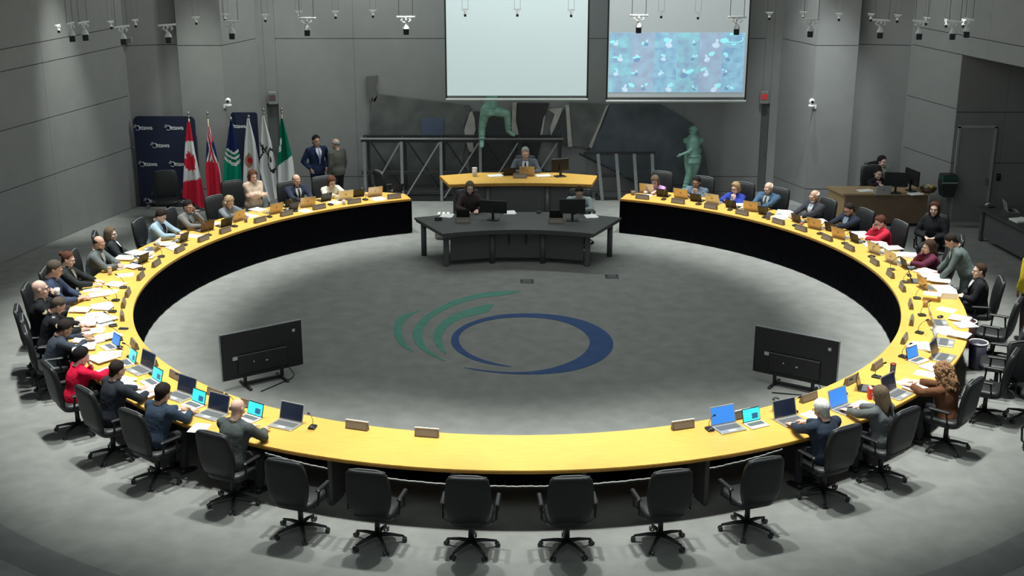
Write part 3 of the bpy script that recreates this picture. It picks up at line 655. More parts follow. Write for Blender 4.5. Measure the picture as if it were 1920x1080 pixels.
def hair_mesh(style, rnd):
    """hair shell around the head template, head frame"""
    AZ = np.linspace(0, 2*PI, 40, endpoint=False); m = MB()
    def el0(az, long):
        q = abs((az+PI) % (2*PI)-PI)/PI*180
        xs = [0, 35, 60, 80, 100, 180] if not long else [0, 30, 52, 72, 84, 180]
        ys = [42, 36, 16, -16, -34, -62] if not long else [46, 40, 26, 0, -20, -40]
        return math.radians(np.interp(q, xs, ys))
    def pt(az, el, k):
        return EC+E3*k*np.array([math.sin(az)*math.cos(el), math.cos(az)*math.cos(el), math.sin(el)])
    if style == 'bald': return None
    if style == 'fringe':
        for a0, a1 in ((80, 280),):
            rings = []
            for a in np.radians(np.linspace(a0, a1, 26)):
                q = abs(math.degrees(a)-180); lo = math.radians(-42+q*.28); hi = math.radians(14)
                rings.append([pt(a, lo, .97), pt(a, lo, 1.03), pt(a, (lo+hi)/2, 1.04), pt(a, hi, 1.0), pt(a, hi, .93)])
            m.add(*loft(rings))
        return m
    long = {'long': .27, 'curly': .24, 'bob': .14, 'shoulder': .20}.get(style, 0)
    vol = {'short': 1.03, 'long': 1.09, 'curly': 1.26, 'bob': 1.12, 'bun': 1.02, 'full': 1.11, 'shoulder': 1.11}[style]
    ns = {'curly': .020, 'full': .0045}.get(style, .0035)
    rows = []; K = 5
    for j in range(K if long else 1):
        row = []
        for az in AZ:
            q = abs((az+PI) % (2*PI)-PI)/PI*180; e = el0(az, long)
            base = pt(az, e, vol)
            if long and q > 68:
                t = 1-j/(K-1 if K > 1 else 1); L = long*(.80+.2*math.sin(az*5+1))
                b2 = pt(az, math.radians(-8), vol)
                z = EC[2]-.02-(L)*t if False else b2[2]-L*t
                fl_ = 1+.06*math.sin(t*PI*.8)-(.10*t*t if style != 'curly' else -.10*t)
                row.append(np.array([b2[0]*fl_, EC[1]+(b2[1]-EC[1])*fl_-.012*t, z]))
            else:
                row.append(pt(az, e, .84 if not long else vol*(.97)) )
        rows.append(row)
    if not long:
        def nape(az, k):
            q = abs((az+PI) % (2*PI)-PI)/PI*180
            if q < 92: return pt(az, el0(az, 0), k)
            w_ = min(1, (q-92)/45); return np.array([math.sin(az)*.070*(k/.95), -.024+math.cos(az)*.070*(k/.95), -.018-.072*w_])
        rows[0] = [nape(az, .84) for az in AZ]; rows.append([nape(az, .97) for az in AZ])
        rows.append([pt(az, el0(az, 0)+.03+(.3 if abs((az+PI) % (2*PI)-PI) > 1.9 else 0), .97) for az in AZ]); rows.append([pt(az, el0(az, 0)+.16+(.3 if abs((az+PI) % (2*PI)-PI) > 1.9 else 0), .6*vol+.40) for az in AZ])
    for f in (np.linspace(.12, .97, 8) if long else np.linspace(.34, .97, 8)):
        row = []
        for az in AZ:
            q = abs((az+PI) % (2*PI)-PI)/PI*180
            e = el0(az, long) if not (long and q > 68) else math.radians(-8)
            row.append(pt(az, e+(PI/2-e)*f, vol*(1+.01*math.sin(az*7+f*9))))
        rows.append(row)
    if ns:
        for r in rows[1 if not long else 0:]:
            for i in range(len(r)): r[i] = r[i]+np.array([rnd.uniform(-ns, ns) for _ in range(3)])
    m.add(*loft(rows, cap=True))
    if style == 'curly':
        for k in range(230):
            az = rnd.uniform(.95, 2*PI-.95) if k > 40 else rnd.uniform(0, 2*PI); t = rnd.random()
            if t < .5 or k <= 40: c = pt(az, rnd.uniform(.75 if (az < .95 or az > 2*PI-.95) else -.1, PI/2), vol)
            else: b2 = pt(az, -.14, vol*(1.0+.16*(t-.5))); c = np.array([b2[0], b2[1], b2[2]-.24*rnd.random()])
            r = rnd.uniform(.014, .026); m.ell(c, (r, r, r*1.3), 6, 4)
    if style == 'bun': m.ell((0, -.13, .05), (.04, .035, .04), 12, 8)
    return m
SKIN = {'a': (.62, .40, .32), 'b': (.55, .33, .25), 'c': (.30, .17, .11), 'd': (.66, .45, .37)}
HAIRC = {'black': (.012, .010, .012), 'brown': (.05, .028, .018), 'dark': (.022, .016, .014), 'blond': (.36, .25, .13), 'grey': (.26, .26, .25), 'white': (.72, .72, .70), 'auburn': (.09, .035, .022), 'curl': (.30, .17, .09), 'ash': (.14, .10, .065), 'greybrown': (.085, .068, .052)}
PEND = []
def ik(S, W, hint, la, lb):
    S, W = np.array(S, float), np.array(W, float); d = W-S; L = np.linalg.norm(d); mx = (la+lb)*.985
    if L > mx: W = S+d/L*mx; d = W-S; L = mx
    a = (la*la-lb*lb+L*L)/(2*L); h = max(la*la-a*a, 0)**.5; u = d/L; hh = np.array(hint, float); hh = norm(hh-u*(hh@u))
    return S+u*a+hh*h, W
def person(label, head, face, pose='sit', lean=12, hair='short', hc='brown', top=(.05, .055, .07), shirt=None, tie=None, arms='type', sex='m', skin='a',
           yaw=0, nod=14, reach=None, wz=.775, trousers=(.03, .03, .035), extra=None, statue=None, twist=0, belly=0., scale=None, legs=None, group='people at the council meeting', rnd_seed=0):
    """head: world point of the head centre; face: world direction (x,y) the body faces"""
    f = norm([face[0], face[1], 0]); ph = math.radians(lean); phn = math.radians(lean*.55+nod*.4)
    c0 = .57 if pose == 'sit' else 0
    ext = .50*math.cos(ph)+.172*math.cos(phn)
    if pose == 'sit':
        s = scale or min(1.10, max(.84, (head[2]-c0)/ext)); pz = head[2]-s*ext
    else:
        s = scale or min(1.12, max(.80, head[2]/(.93+ext))); pz = head[2]-s*ext
    fy = s*(.50*math.sin(ph)+.172*math.sin(phn)+.01)
    base = np.array([head[0], head[1], 0])-f*fy
    if reach is None: reach = min(.50, max(.24, math.hypot(base[0], base[1])-7.04))
    rz_ = face_rz(f); fem = sex == 'f'
    P = np.array([0, 0, pz]); sd = np.array([0, math.sin(ph), math.cos(ph)]); fd = np.array([0, math.cos(ph), -math.sin(ph)]); X = np.array([1., 0, 0])
    LT = .50*s; N = P+sd*LT; H = N+.172*s*np.array([0, math.sin(phn), math.cos(phn)])+np.array([0, .01*s, 0])
    prof = [(-.16, .150, .118), (0, .172, .128), (.25, .152, .112), (.5, .165, .124), (.75, .182, .122), (.90, .158, .094), (1.0, .090, .070), (1.07, .056, .058)]
    if fem: prof = [(-.16, .158, .118), (0, .170, .124), (.25, .132, .102), (.5, .146, .124), (.72, .152, .122), (.90, .135, .086), (1.0, .075, .062), (1.07, .048, .052)]
    ws = max(s, .97)*1.10; T_ = np.array([q[0] for q in prof]); RX = np.array([q[1] for q in prof])*ws; RY = np.array([q[2] for q in prof])*ws*1.05
    def surf(t, a, off): 
        rx, ry = np.interp(t, T_, RX)+off, np.interp(t, T_, RY)+off
        if belly and .0 < t < .6: ry = ry+belly*math.sin((t)/.6*PI)*max(0, math.cos(a))
        return P+sd*LT*t+X*rx*math.sin(a)+fd*ry*math.cos(a)
    def torso(m, off, t0=-.16, t1=1.07, n=20):
        ts = [t for t in np.linspace(t0, t1, 16)]
        m.add(*loft([[surf(t, a, off) for a in np.linspace(0, 2*PI, n, endpoint=False)][::-1] for t in ts]))
    sw = (.156 if fem else .186)*ws; hs = max(s, .95)*1.09
    SH = {k: N+X*k*sw-sd*.050*s for k in (-1, 1)}
    la, lb = .285*s, .255*s; hd = []; arm = {}
    for k in (-1, 1):
        md = arms if isinstance(arms, str) else arms[0 if k < 0 else 1]
        hint = (k*.6, -.3, -1); hk = 'flat'; hz = np.array([0, 0, 1.]); hdir = None
        if md == 'type': W = np.array([k*.11, reach, wz+.03]); hdir = (-k*.25, 1, -.12); hint = (k*.9, -.1, -.6)
        elif md == 'rest': W = np.array([-k*-.05, reach-.02, wz+.03]); hdir = (-k*.9, .45, -.05); hint = (k*1, -.1, -.5)
        elif md == 'cheek': W = H+np.array([k*.075, .085, -.135]); hdir = (-k*.05, -.15, 1); hz = np.array([k*1., .3, 0]); hint = (k*.5, .5, -1); hk = 'curl'
        elif md == 'chin': W = H+np.array([k*.05, .13, -.20]); hdir = (-k*.5, -.15, .8); hz = np.array([k*.3, 1., 0]); hint = (k*.5, .4, -1); hk = 'curl'
        elif md == 'drink': W = H+np.array([k*.09, .16, -.11]); hdir = (-k*.7, .2, .45); hz = np.array([k*.3, 1., 0]); hint = (k*.6, .2, -1); hk = 'curl'
        elif md == 'crossed': W = N+np.array([-k*.10, .20, -.27*s-(.02*k)]); hdir = (-k*1., -.05, .12); hz = np.array([0, 1., .2]); hint = (k*1., -.1, -.6); hk = 'flat'
        elif md == 'hang': W = SH[k]+np.array([k*.05, .05, -.52*s]); hdir = (0, .1, -1); hz = np.array([k*1., 0, 0]); hint = (k*.3, -1, 0); hk = 'curl'
        elif md == 'pocket': W = np.array([k*.20*s, .06, pz+.02]); hdir = (-k*.2, .35, -1); hz = np.array([k*1., 0, 0]); hint = (k*1., -.7, 0); hk = 'curl'
        elif md == 'lap': W = np.array([k*.07, .26, pz+.16]); hdir = (-k*.6, .8, -.1); hint = (k*.9, -.3, -.5); hk = 'curl'
        elif md == 'down': W = SH[k]+np.array([k*.03, .26, -.47*s]); hdir = (0, .35, -1); hz = np.array([k*.3, 1, .3]); hint = (k*.6, -1, 0)
        elif md == 'fwd': W = SH[k]+np.array([-k*.02, .34, -.30*s]); hdir = (-k*.2, 1, .1); hint = (k*.6, -.2, -1)
        else: W = np.array(md, float); hdir = (0, 1, 0)
        Ee, W = ik(SH[k], W, hint, la, lb); arm[k] = (SH[k], Ee, W)
        y = norm(hdir); z = norm(hz-y*(hz@y)); x = np.cross(y, z); hd.append((k, W, np.stack([x, y, z], 1), hk))
    # legs
    lg_ = {}
    for k in (-1, 1):
        h = P+np.array([k*.088*s, 0, -.02])
        if legs is not None: K_, A_ = [np.array(q, float) for q in legs[0 if k < 0 else 1]]
        elif pose == 'sit': K_ = np.array([k*.12, .42*s, max(pz-.01, .45*s)]); A_ = np.array([k*.12, .36*s, .085])
        else: K_ = np.array([k*.10, .03, (pz)*.53]); A_ = np.array([k*.11, -.02, .085])
        lg_[k] = (h, K_, A_)
    def limbs(m, off, arms_=True, legs_=True, cut=1.0, acut=1.0):
        if arms_:
            for k in (-1, 1):
                a, e, w_ = arm[k]; w2 = e+(w_-e)*acut
                m.tube([a, a*.5+e*.5, e], [(.060 if not fem else .050)*ws+off, .050*ws+off, .042*ws+off], 12); m.ell(e, [.043*ws+off]*3); m.ell(a, [(.064 if not fem else .053)*ws+off]*3)
                m.tube([e, e*.6+w2*.4, w2], [.042*ws+off, .041*ws+off, (.027 if off < .005 else .032)*ws+off], 12)
        if legs_:
            for k in (-1, 1):
                a, e, w_ = lg_[k]; w2 = e+(w_-e)*cut
                m.tube([a, a*.5+e*.5, e], [.088*s+off, .074*s+off, .056*s+off], 12); m.ell(e, [.058*s+off]*3); m.ell(a, [.092*s+off]*3)
                m.tube([e, e*.65+w2*.35, w2], [.055*s+off, .052*s+off, .038*s+off*1.4], 12)
    mb = MB(); torso(mb, -.004); limbs(mb, 0.); mb.tube([N-sd*.06*s, N+np.array([0, .01, .10*s])], [.055*s, .05*s], 12)
    mb.tube([SH[-1], SH[1]], .05*s, 10)
    jb = job(mb, .03, 2)
    R = rotz(math.radians(yaw)) @ rotx(-math.radians(nod+lean*.3))
    def place_head(V): return (V*hs) @ R.T + H
    if statue is None:
        mt = MB(); torso(mt, .016, -.22, .985); limbs(mt, .013, legs_=False, acut=.95); mt.tube([SH[-1], SH[1]], .066*ws, 12); [mt.tube([N+sd*.015*s, N*.45+SH[k]*.55+sd*.012, SH[k]], [.058*ws, .055*ws, .055*ws], 10) for k in (-1, 1)]; jt = job(mt, .021, 3)
        mp = MB(); torso(mp, .010, -.16, .12); limbs(mp, .014, arms_=False, cut=1.0); mp.tube([lg_[-1][0], lg_[1][0]], .105*s, 12); jp = job(mp, .028, 3)
    def finish():
        o = thing('person' if statue is None else 'statue', label, 'person' if statue is None else 'statue', base, rz_, group if statue is None else 'bronze statues')
        m = MB(); m.add(jb['V'], jb['F'], 0); m.add(place_head(HEADJ['V']), HEADJ['F'], 0)
        for k, W, Rh, hk in hd:
            V = HANDJ[hk]['V']*hs*np.array([-k if True else 1, 1, 1]); F = HANDJ[hk]['F']
            if k > 0: F = [q[::-1] for q in F]
            V = V*np.array([-1., 1, 1]); F = [q[::-1] for q in F]
            m.add(V @ Rh.T + W, F, 0)
        e = MB()
        for q in (-1, 1):
            e.ell((q*.029, .083, .008), (.013, .008, .007), 10, 6, mi=1); e.ell((q*.029, .089, .008), (.006, .004, .006), 8, 5, mi=2)
            e.tube([(q*.014, .092, .028), (q*.03, .094, .033), (q*.046, .084, .028)], .005, 6, mi=2)
        e.ell((0, .094, -.060), (.022, .005, .006), 10, 5, mi=3)
        m.add(place_head(np.concatenate(e.v)), e.f, e.m)
        if statue is None:
            sk = SKIN[skin]
            mats = [mat('skin_'+skin, sk, .55, noise=.06, nscale=12, spec=.3), mat('eye_white', (.7, .68, .66), .3), mat('brow_'+hc, HAIRC[hc], .7), mat('lips_'+skin, (sk[0]*.8, sk[1]*.55, sk[2]*.55), .5)]
        else: mats = [statue]*4
        m.build('body', mats, o, True)
        rr = random.Random(rnd_seed+len(label))
        hm = hair_mesh(hair, rr)
        if hm: 
            hv = MB(); hv.add(place_head(np.concatenate(hm.v)), hm.f); hv.build('hair', statue or mat('hair_'+hc, HAIRC[hc], .75, noise=.25, nscale=60, bump=.4, bscale=120, spec=.15), o, True)
        if statue is not None: 
            m = MB()
            for k in (-1, 1): shoe(m, lg_[k])
            m.build('shoes', statue, o, True)
            if extra: extra(o, dict(surf=surf, H=H, N=N, P=P, s=s, arm=arm, ph=place_head, lg=lg_))
            return
        m = MB(); m.add(jt['V'], jt['F']); m.build('jacket' if shirt else 'top', cloth(top), o, True)
        m = MB(); m.add(jp['V'], jp['F']); m.build('trousers', cloth(trousers), o, True)
        for k in (-1, 1):
            m = MB(); shoe(m, lg_[k]); m.build('shoe', mat('shoe_black', (.012, .012, .012), .4), o, True)
        if shirt:
            def patch(t0, t1, wf, off, nm, mt, nu=6, nv=12):
                V = []; F = []
                for j in range(nv+1):
                    t = t0+(t1-t0)*j/nv; wd = wf((t-t0)/(t1-t0))
                    for i in range(nu+1):
                        a = wd*(i/nu*2-1); V.append(surf(t, a, off))
                n_ = len(V)
                for j in range(nv+1):
                    t = t0+(t1-t0)*j/nv; wd = wf((t-t0)/(t1-t0))
                    for i in range(nu+1): V.append(surf(t, wd*(i/nu*2-1), off-.02))
                for j in range(nv):
                    for i in range(nu):
                        q = (j*(nu+1)+i, j*(nu+1)+i+1, (j+1)*(nu+1)+i+1, (j+1)*(nu+1)+i); F.append(q); F.append(tuple(x+n_ for x in q[::-1]))
                MB().add(V, F).build(nm, mt, o, True)
            patch(.28, 1.02, lambda q: .06+.50*q*q, .026, 'shirt', cloth(shirt))
            if tie: patch(.30, .99, lambda q: .13-.05*q, .032, 'tie', cloth(tie), 3)
            for k in (-1, 1):                          # lapels along the opening, a collar at the neck
                pts = [surf(t, k*(.10+.50*((t-.28)/.74)**2), .030) for t in np.linspace(.32, .98, 7)]
                MB().tube(pts, [.008, .018, .022, .022, .020, .016, .012], 6, flat=.5).build('lapel', cloth(tuple(c*.85 for c in top)), o, True)
            pts = [N+np.array([.064*s*math.sin(a), .062*s*math.cos(a)+.004, .035*s-.016*math.cos(a)]) for a in np.linspace(.35, 2*PI-.35, 14)]
            MB().tube(pts, .014*s, 6).build('collar', cloth(shirt), o, True)
        if extra: extra(o, dict(surf=surf, H=H, N=N, P=P, s=s, arm=arm, ph=place_head, lg=lg_))
    PEND.append(finish)
    return base, pz, s, f, arm, rz_
def shoe(m, lg):
    _, k, a = lg; d = norm([a[0]*.25, 1, 0])
    c = np.array([a[0], a[1], 0.]) ; zb = a[2]-.085
    m.tube([c+np.array([0, -.055, .045+zb]), c+np.array([0, -.02, .055+zb]), c+d*.06+np.array([0, 0, .045+zb]), c+d*.14+np.array([0, 0, .032+zb]), c+d*.19+np.array([0, 0, .026+zb])], [.034, .046, .044, .042, .026], 10, flat=.8)
def glasses(o, q):
    m = MB()
    for k in (-1, 1):
        m.tube([(k*.030+.022*math.cos(a), .097, .008+.017*math.sin(a)) for a in np.linspace(0, 2*PI, 12)], .003, 5)
        m.tube([(k*.052, .095, .012), (k*.078, .0, .012)], .003, 5)
    m.tube([(-.008, .098, .010), (.008, .098, .010)], .003, 5)
    v = MB(); v.add(q['ph'](np.concatenate(m.v)), m.f); v.build('glasses', M_BLACK, o)
def headset(o, q):
    m = MB(); m.tube([(.088*math.cos(a), -.01, .03+.115*math.sin(a)) for a in np.linspace(.0, PI, 14)], .006, 6)
    for k in (-1, 1): m.ell((k*.088, -.008, -.005), (.014, .026, .030))
    v = MB(); v.add(q['ph'](np.concatenate(m.v)), m.f); v.build('headset', M_WHITE, o, True)
def badge(o, q):
    for k in (-1, 1):
        a, e, w_ = q['arm'][k]; p = a*.72+e*.28; n_ = norm(np.array([k*1., 0, .35]))
        m = MB(); m.tube([p+n_*.060, p+n_*.072], .040, 12, mi=0); m.tube([p+n_*.070, p+n_*.076], .024, 10, mi=1); m.build('shoulder_patch', [mat('patch_gold', (.62, .50, .28), .6), mat('patch_pale', (.75, .72, .62), .6)], o)
        p = a+np.array([0, 0, .072]); MB().box(p-np.array([k*.03, 0, 0]), (.09, .045, .012)).build('epaulette', mat('epaul', (.25, .25, .24), .6), o)
def beard(col):
    def fn(o, q):
        m = MB(); m.ell((0, .052, -.082), (.052, .046, .042), 14, 8)
        v = MB(); v.add(q['ph'](np.concatenate(m.v)), m.f); v.build('beard', mat('hair_'+col, HAIRC[col], .6), o, True)
    return fn
def both(*fs): return lambda o, q: [f(o, q) for f in fs]
# ================================================================== OFFICE CHAIR (template, then copies)
def rrring(w, th, z, y, r=.5, n=20):
    out = []
    for a in np.linspace(0, 2*PI, n, endpoint=False):
        c, s = math.cos(a), math.sin(a); e = .45
        out.append((w/2*math.copysign(abs(c)**e, c), y+th/2*math.copysign(abs(s)**e, s), z))
    return out
def make_chair():
    t = thing('office_chair', 'tmp', 'chair', (0, 0, -50)); LABELS.pop('tmp')
    # local +Y is the way the sitter faces
    rings = []
    for z, w_, th, y in ((.48, .40, .05, -.22), (.50, .44, .08, -.235), (.62, .50, .10, -.25), (.74, .53, .10, -.262), (.86, .52, .10, -.28), (.96, .50, .095, -.30), (1.03, .47, .085, -.318), (1.062, .42, .06, -.328), (1.07, .36, .03, -.33)):
        rings.append(rrring(w_, th, z, y))
    MB().add(*loft(rings)).build('backrest', M_LEATHER, t, True)
    b = t.children[0]
    MB().tube([(-.21, -.296, 1.052), (-.1, -.300, 1.072), (.1, -.300, 1.072), (.21, -.296, 1.052)], .009, 6).build('edge_highlight', mat('edge_highlight_grey', (.16, .17, .17), .45), b, True)  # grey tube stands in for the highlight along the backrest's top edge
    rings = []
    for z, k in ((.385, .86), (.40, .97), (.44, 1.0), (.475, .97), (.49, .85)):
        rings.append([(x*k, y*k+.02, z) for x, y, _ in rrring(.52, .50, 0, 0, n=24)])
    MB().add(*loft(rings)).build('seat', M_LEATHER, t, True)
    for s in (-1, 1):
        m = MB(); m.tube([(s*.24, .10, .42), (s*.30, .10, .46), (s*.31, .09, .62)], .017, 8); m.tube([(s*.24, -.12, .42), (s*.30, -.12, .46), (s*.31, -.10, .62)], .017, 8)
        m.box((s*.31, 0, .645), (.055, .30, .035), bev=.012); m.build('armrest', M_BLACK, t)
    MB().tube([(0, 0, .10), (0, 0, .39)], [.035, .028], 12).build('gas_lift', M_BLACK, t, True)
    MB().box((0, -.02, .375), (.22, .26, .03), bev=.01).build('tilt_plate', M_BLACK, t)
    for k in range(5):
        a = 2*PI*k/5+.3; c, s = math.cos(a), math.sin(a)
        MB().tube([(0, 0, .115), (.15*c, .15*s, .105), (.30*c, .30*s, .075)], [.032, .024, .016], 8, flat=.8).build('base_spoke', M_BLACK, t, True)
        m = MB(); m.tube([(.31*c-.012*s, .31*s+.012*c, .028), (.31*c-.03*s, .31*s+.03*c, .028)], .028, 10); m.tube([(.31*c+.012*s, .31*s-.012*c, .028), (.31*c+.03*s, .31*s-.03*c, .028)], .028, 10); m.tube([(.30*c, .30*s, .03), (.30*c, .30*s, .075)], .010, 6)
        m.build('caster', mat('caster', (.03, .03, .032), .5), t)
    return t
CH0 = make_chair(); CH_USED = [False]
def chair(x, y, rz_, label, group='black office chairs around the ring table'):
    if not CH_USED[0]:
        CH_USED[0] = True; CH0.location = (x, y, 0); CH0.rotation_euler = (0, 0, rz_); return tag(CH0, label, 'chair', group)
    return copy_thing(CH0, (x, y, 0), rz_, label, group)
# ================================================================== PEOPLE AROUND THE RING
WHITE, LBLUE, NAVY, CHAR, GREY = (.62, .63, .64), (.35, .45, .60), (.016, .020, .040), (.022, .024, .028), (.11, .125, .13)
def held_cup(o, q):
    W = q['arm'][-1][2]; l = W+np.array([.10, .075, .055]); bx = np.array(o.location); w_ = rotz(o.rotation_euler[2]) @ l + bx
    t = thing('cup', 'white cup held at the mouth of the person in uniform', 'cup', (w_[0], w_[1], w_[2]-.05), .3, 'cups and mugs')
    MB().tube([(0, 0, 0), (0, 0, .10)], [.032, .046], 14).build('body', M_WHITE, t, True); MB().tube([(0, 0, .07), (0, 0, .094)], .038, 12).build('drink', M_BLACK, t)
SEATS = []                                   # (theta, phrase) used by the labels of things on the table
def inward(h, tw=0):
    a = math.atan2(h[0], h[1])+math.radians(tw); return (-math.sin(a), -math.cos(a))
def councillor(px, short, desc, Rh=7.45, tw=0, ch=True, chair_tw=0, chair_off=0., **kw):
    h = ucyl(px[0], px[1], Rh); a = person('person in '+short+desc, h, inward(h, tw), **kw)
    base, f = a[0], a[3]
    SEATS.append((math.degrees(math.atan2(h[0], h[1])) % 360, 'the person in '+short))
    if ch:
        b = base-np.array([f[0], f[1], 0])*chair_off
        chair(b[0], b[1], a[5]+math.radians(chair_tw), 'black high-back office chair of the person in '+short)
    return a
# left half of the ring, from the opening towards the camera
councillor((622, 341), 'cream blouse', ' reading at the far left of the table', 7.35, sex='f', hair='long', hc='auburn', top=(.62, .58, .46), lean=20, nod=28, skin='d', arms=('type', 'rest'))
councillor((556, 338), 'navy suit and black tie', ' near the far left end', 7.42, hair='fringe', hc='greybrown', top=(.022, .028, .05), shirt=WHITE, tie=(.01, .01, .014), lean=10, nod=16, skin='b')
councillor((430, 379), 'grey jacket with headset', ' at the left side of the table', 7.40, sex='f', hair='shoulder', hc='blond', top=(.16, .18, .20), lean=16, nod=22, skin='d', extra=headset)
councillor((353, 387), 'taupe suit', ' resting a cheek on one hand', 7.38, tw=-12, hair='short', hc='dark', top=(.17, .165, .16), shirt=(.25, .33, .42), lean=14, nod=12, skin='b', arms=('cheek', 'type'), yaw=-20)
councillor((302, 405), 'pale blue blazer', ' over a navy shirt looking down at the table', 7.36, tw=-14, hair='full', hc='dark', top=(.28, .38, .46), shirt=(.02, .02, .06), lean=14, nod=34, skin='d', yaw=-6)
councillor((208, 439), 'cardigan and white top', ' sitting back from the table', 7.78, tw=-28, sex='f', hair='shoulder', hc='ash', top=(.03, .035, .04), shirt=WHITE, lean=-4, nod=4, skin='d', arms='lap', yaw=-20)
councillor((186, 456), 'slate grey suit', ' with open collar leaning in at the left', 7.36, tw=-8, hair='fringe', hc='dark', top=(.115, .13, .135), shirt=WHITE, lean=14, nod=20, skin='b', arms='rest', yaw=-18, extra=beard('greybrown'))
councillor((128, 486), 'cardigan and pale scarf', ' at the left side of the table', 7.52, tw=-4, sex='f', hair='bun', hc='auburn', top=(.02, .024, .025), shirt=(.42, .38, .32), lean=8, nod=16, skin='d', yaw=-8)
councillor((103, 505), 'navy quilted jacket', ' writing on papers', 7.52, hair='short', hc='greybrown', top=(.04, .055, .10), lean=12, nod=20, skin='b', arms=('type', 'rest'))
councillor((76, 542), 'uniform with white cup', ' drinking at the left edge', 7.62, hair='bald', hc='greybrown', top=(.014, .015, .018), lean=4, nod=2, skin='a', arms=('drink', 'type'), extra=both(badge, held_cup))
councillor((110, 573), 'uniform reading documents', ' at the left, head bent', 7.32, hair='short', hc='greybrown', top=(.012, .014, .018), lean=18, nod=34, skin='b', arms='type', extra=badge)
councillor((122, 616), 'dark slate suit', ' bent over the left side of the table', 7.34, hair='full', hc='dark', top=(.040, .048, .065), shirt=LBLUE, lean=24, nod=30, skin='c', arms='type')
councillor((153, 668), 'bright red jacket', ' in the lower left, chin on hand', 7.45, sex='f', hair='full', hc='black', top=(.60, .008, .045), lean=14, nod=18, skin='d', arms=('chin', 'rest'))
councillor((220, 694), 'black suit and white collar', ' next to the bright red jacket', 7.42, hair='short', hc='dark', top=(.022, .026, .034), shirt=WHITE, lean=14, nod=16, skin='b', arms='type')
councillor((306, 738), 'navy blue suit', ' typing beside the lower left laptops', 7.42, hair='full', hc='dark', top=(.032, .048, .075), shirt=LBLUE, lean=18, nod=16, skin='b', arms='type')
councillor((446, 766), 'grey green jacket', ' at the near left of the ring', 7.36, hair='bald', hc='grey', top=(.07, .08, .08), lean=16, nod=14, skin='a', arms='type')
# right half
councillor((1228, 340), 'lilac jacket', ' leaning over a laptop at the far right', 7.30, sex='f', hair='long', hc='ash', top=(.52, .30, .56), lean=22, nod=26, skin='d')
councillor((1306, 342), 'blue grey suit', ' with a hand at the mouth', 7.38, hair='short', hc='black', top=(.10, .14, .19), shirt=LBLUE, lean=10, nod=10, skin='c', arms=('chin', 'rest'))
councillor((1379, 353), 'royal blue jacket', ' with glasses, chin on hand', 7.38, sex='f', hair='bob', hc='blond', top=(.03, .055, .34), shirt=WHITE, lean=10, nod=8, skin='d', arms=('chin', 'rest'), extra=glasses)
councillor((1441, 353), 'mid blue suit', ' with a teal tie at the far right', 7.42, hair='fringe', hc='white', top=(.05, .095, .16), shirt=WHITE, tie=(.03, .12, .14), lean=10, nod=18, skin='a')
councillor((1527, 368), 'charcoal suit', ' and open pale shirt on the right', 7.46, tw=8, hair='fringe', hc='white', top=(.034, .036, .045), shirt=(.5, .55, .66), lean=6, nod=14, skin='b', extra=beard('white'))
councillor((1592, 393), 'navy suit and blue shirt', ' before the booth desk', 7.44, tw=6, hair='short', hc='dark', top=(.018, .022, .036), shirt=(.42, .52, .68), lean=10, nod=24, skin='b', extra=glasses)
councillor((1650, 417), 'dull red jacket', ' resting the head on a raised hand', 7.40, tw=4, sex='f', hair='full', hc='auburn', top=(.46, .02, .045), lean=14, nod=24, skin='d', arms=('rest', 'cheek'), extra=glasses)
councillor((1742, 463), 'maroon top', ' with a hand on the face', 7.40, tw=6, sex='f', hair='long', hc='brown', top=(.10, .022, .045), lean=12, nod=10, skin='d', arms=('type', 'cheek'))
councillor((1836, 508), 'plain black suit', ' looking across the ring on the right', 7.62, tw=6, hair='short', hc='brown', top=(.016, .017, .02), shirt=WHITE, lean=4, nod=2, skin='d', arms='lap', yaw=10)
councillor((1768, 702), 'brown jacket', ' in the lower right', 7.55, sex='f', hair='curly', hc='curl', top=(.14, .06, .032), lean=12, nod=18, skin='d', arms='type')
councillor((1650, 742), 'plain grey jacket', ' in the lower right', 7.48, sex='f', hair='long', hc='ash', top=(.12, .13, .135), lean=10, nod=14, skin='d', arms='type')
councillor((1540, 768), 'dark suit with glasses', ' at the near right of the ring', 7.40, hair='full', hc='white', top=(.028, .038, .060), shirt=WHITE, lean=12, nod=20, skin='a', arms='type', extra=glasses)
# ---- standing and other people
h = ucyl(474, 330, 7.62); person('person in a beige sweater standing behind the table with arms crossed', h, inward(h, 8), 'stand', 2, hair='bob', hc='auburn', top=(.50, .38, .29), sex='f', skin='d', arms='crossed', nod=14, trousers=(.45, .40, .33))
SEATS.append((math.degrees(math.atan2(h[0], h[1])) % 360, 'the person in beige sweater'))
h = uy(593, 264, 8.15); person('person in a navy suit standing at the back wall, hands in pockets', h, (.55, -.8), 'stand', 0, hair='short', hc='dark', top=(.018, .030, .075), shirt=WHITE, tie=(.25, .28, .42), skin='b', arms='pocket', nod=8, trousers=(.016, .026, .065))
h = uy(629, 270, 8.2); person('person in an olive grey jacket standing at the back wall, seen from behind', h, (-.75, .55), 'stand', 3, hair='fringe', hc='grey', top=(.085, .085, .075), skin='a', arms='hang', nod=6, trousers=(.02, .02, .024))
h = np.array([*uz(1783, 452, 1.40)[:2], 1.40]); person('person in a grey suit standing bent over the right side of the table', h, inward(h, 14), 'stand', 30, hair='short', hc='dark', top=(.10, .125, .122), shirt=WHITE, skin='b', arms='down', nod=34, trousers=(.09, .12, .12), scale=.93)
h = uz(1752, 392, 1.25); a = person('person in black sitting behind the table below the booth desk', h, (-.45, -.85), 'sit', 4, hair='long', hc='auburn', top=(.014, .014, .016), sex='f', skin='d', arms='lap', nod=2)
chair(a[0][0], a[0][1], a[5], 'black office chair below the booth desk seating the person in black')
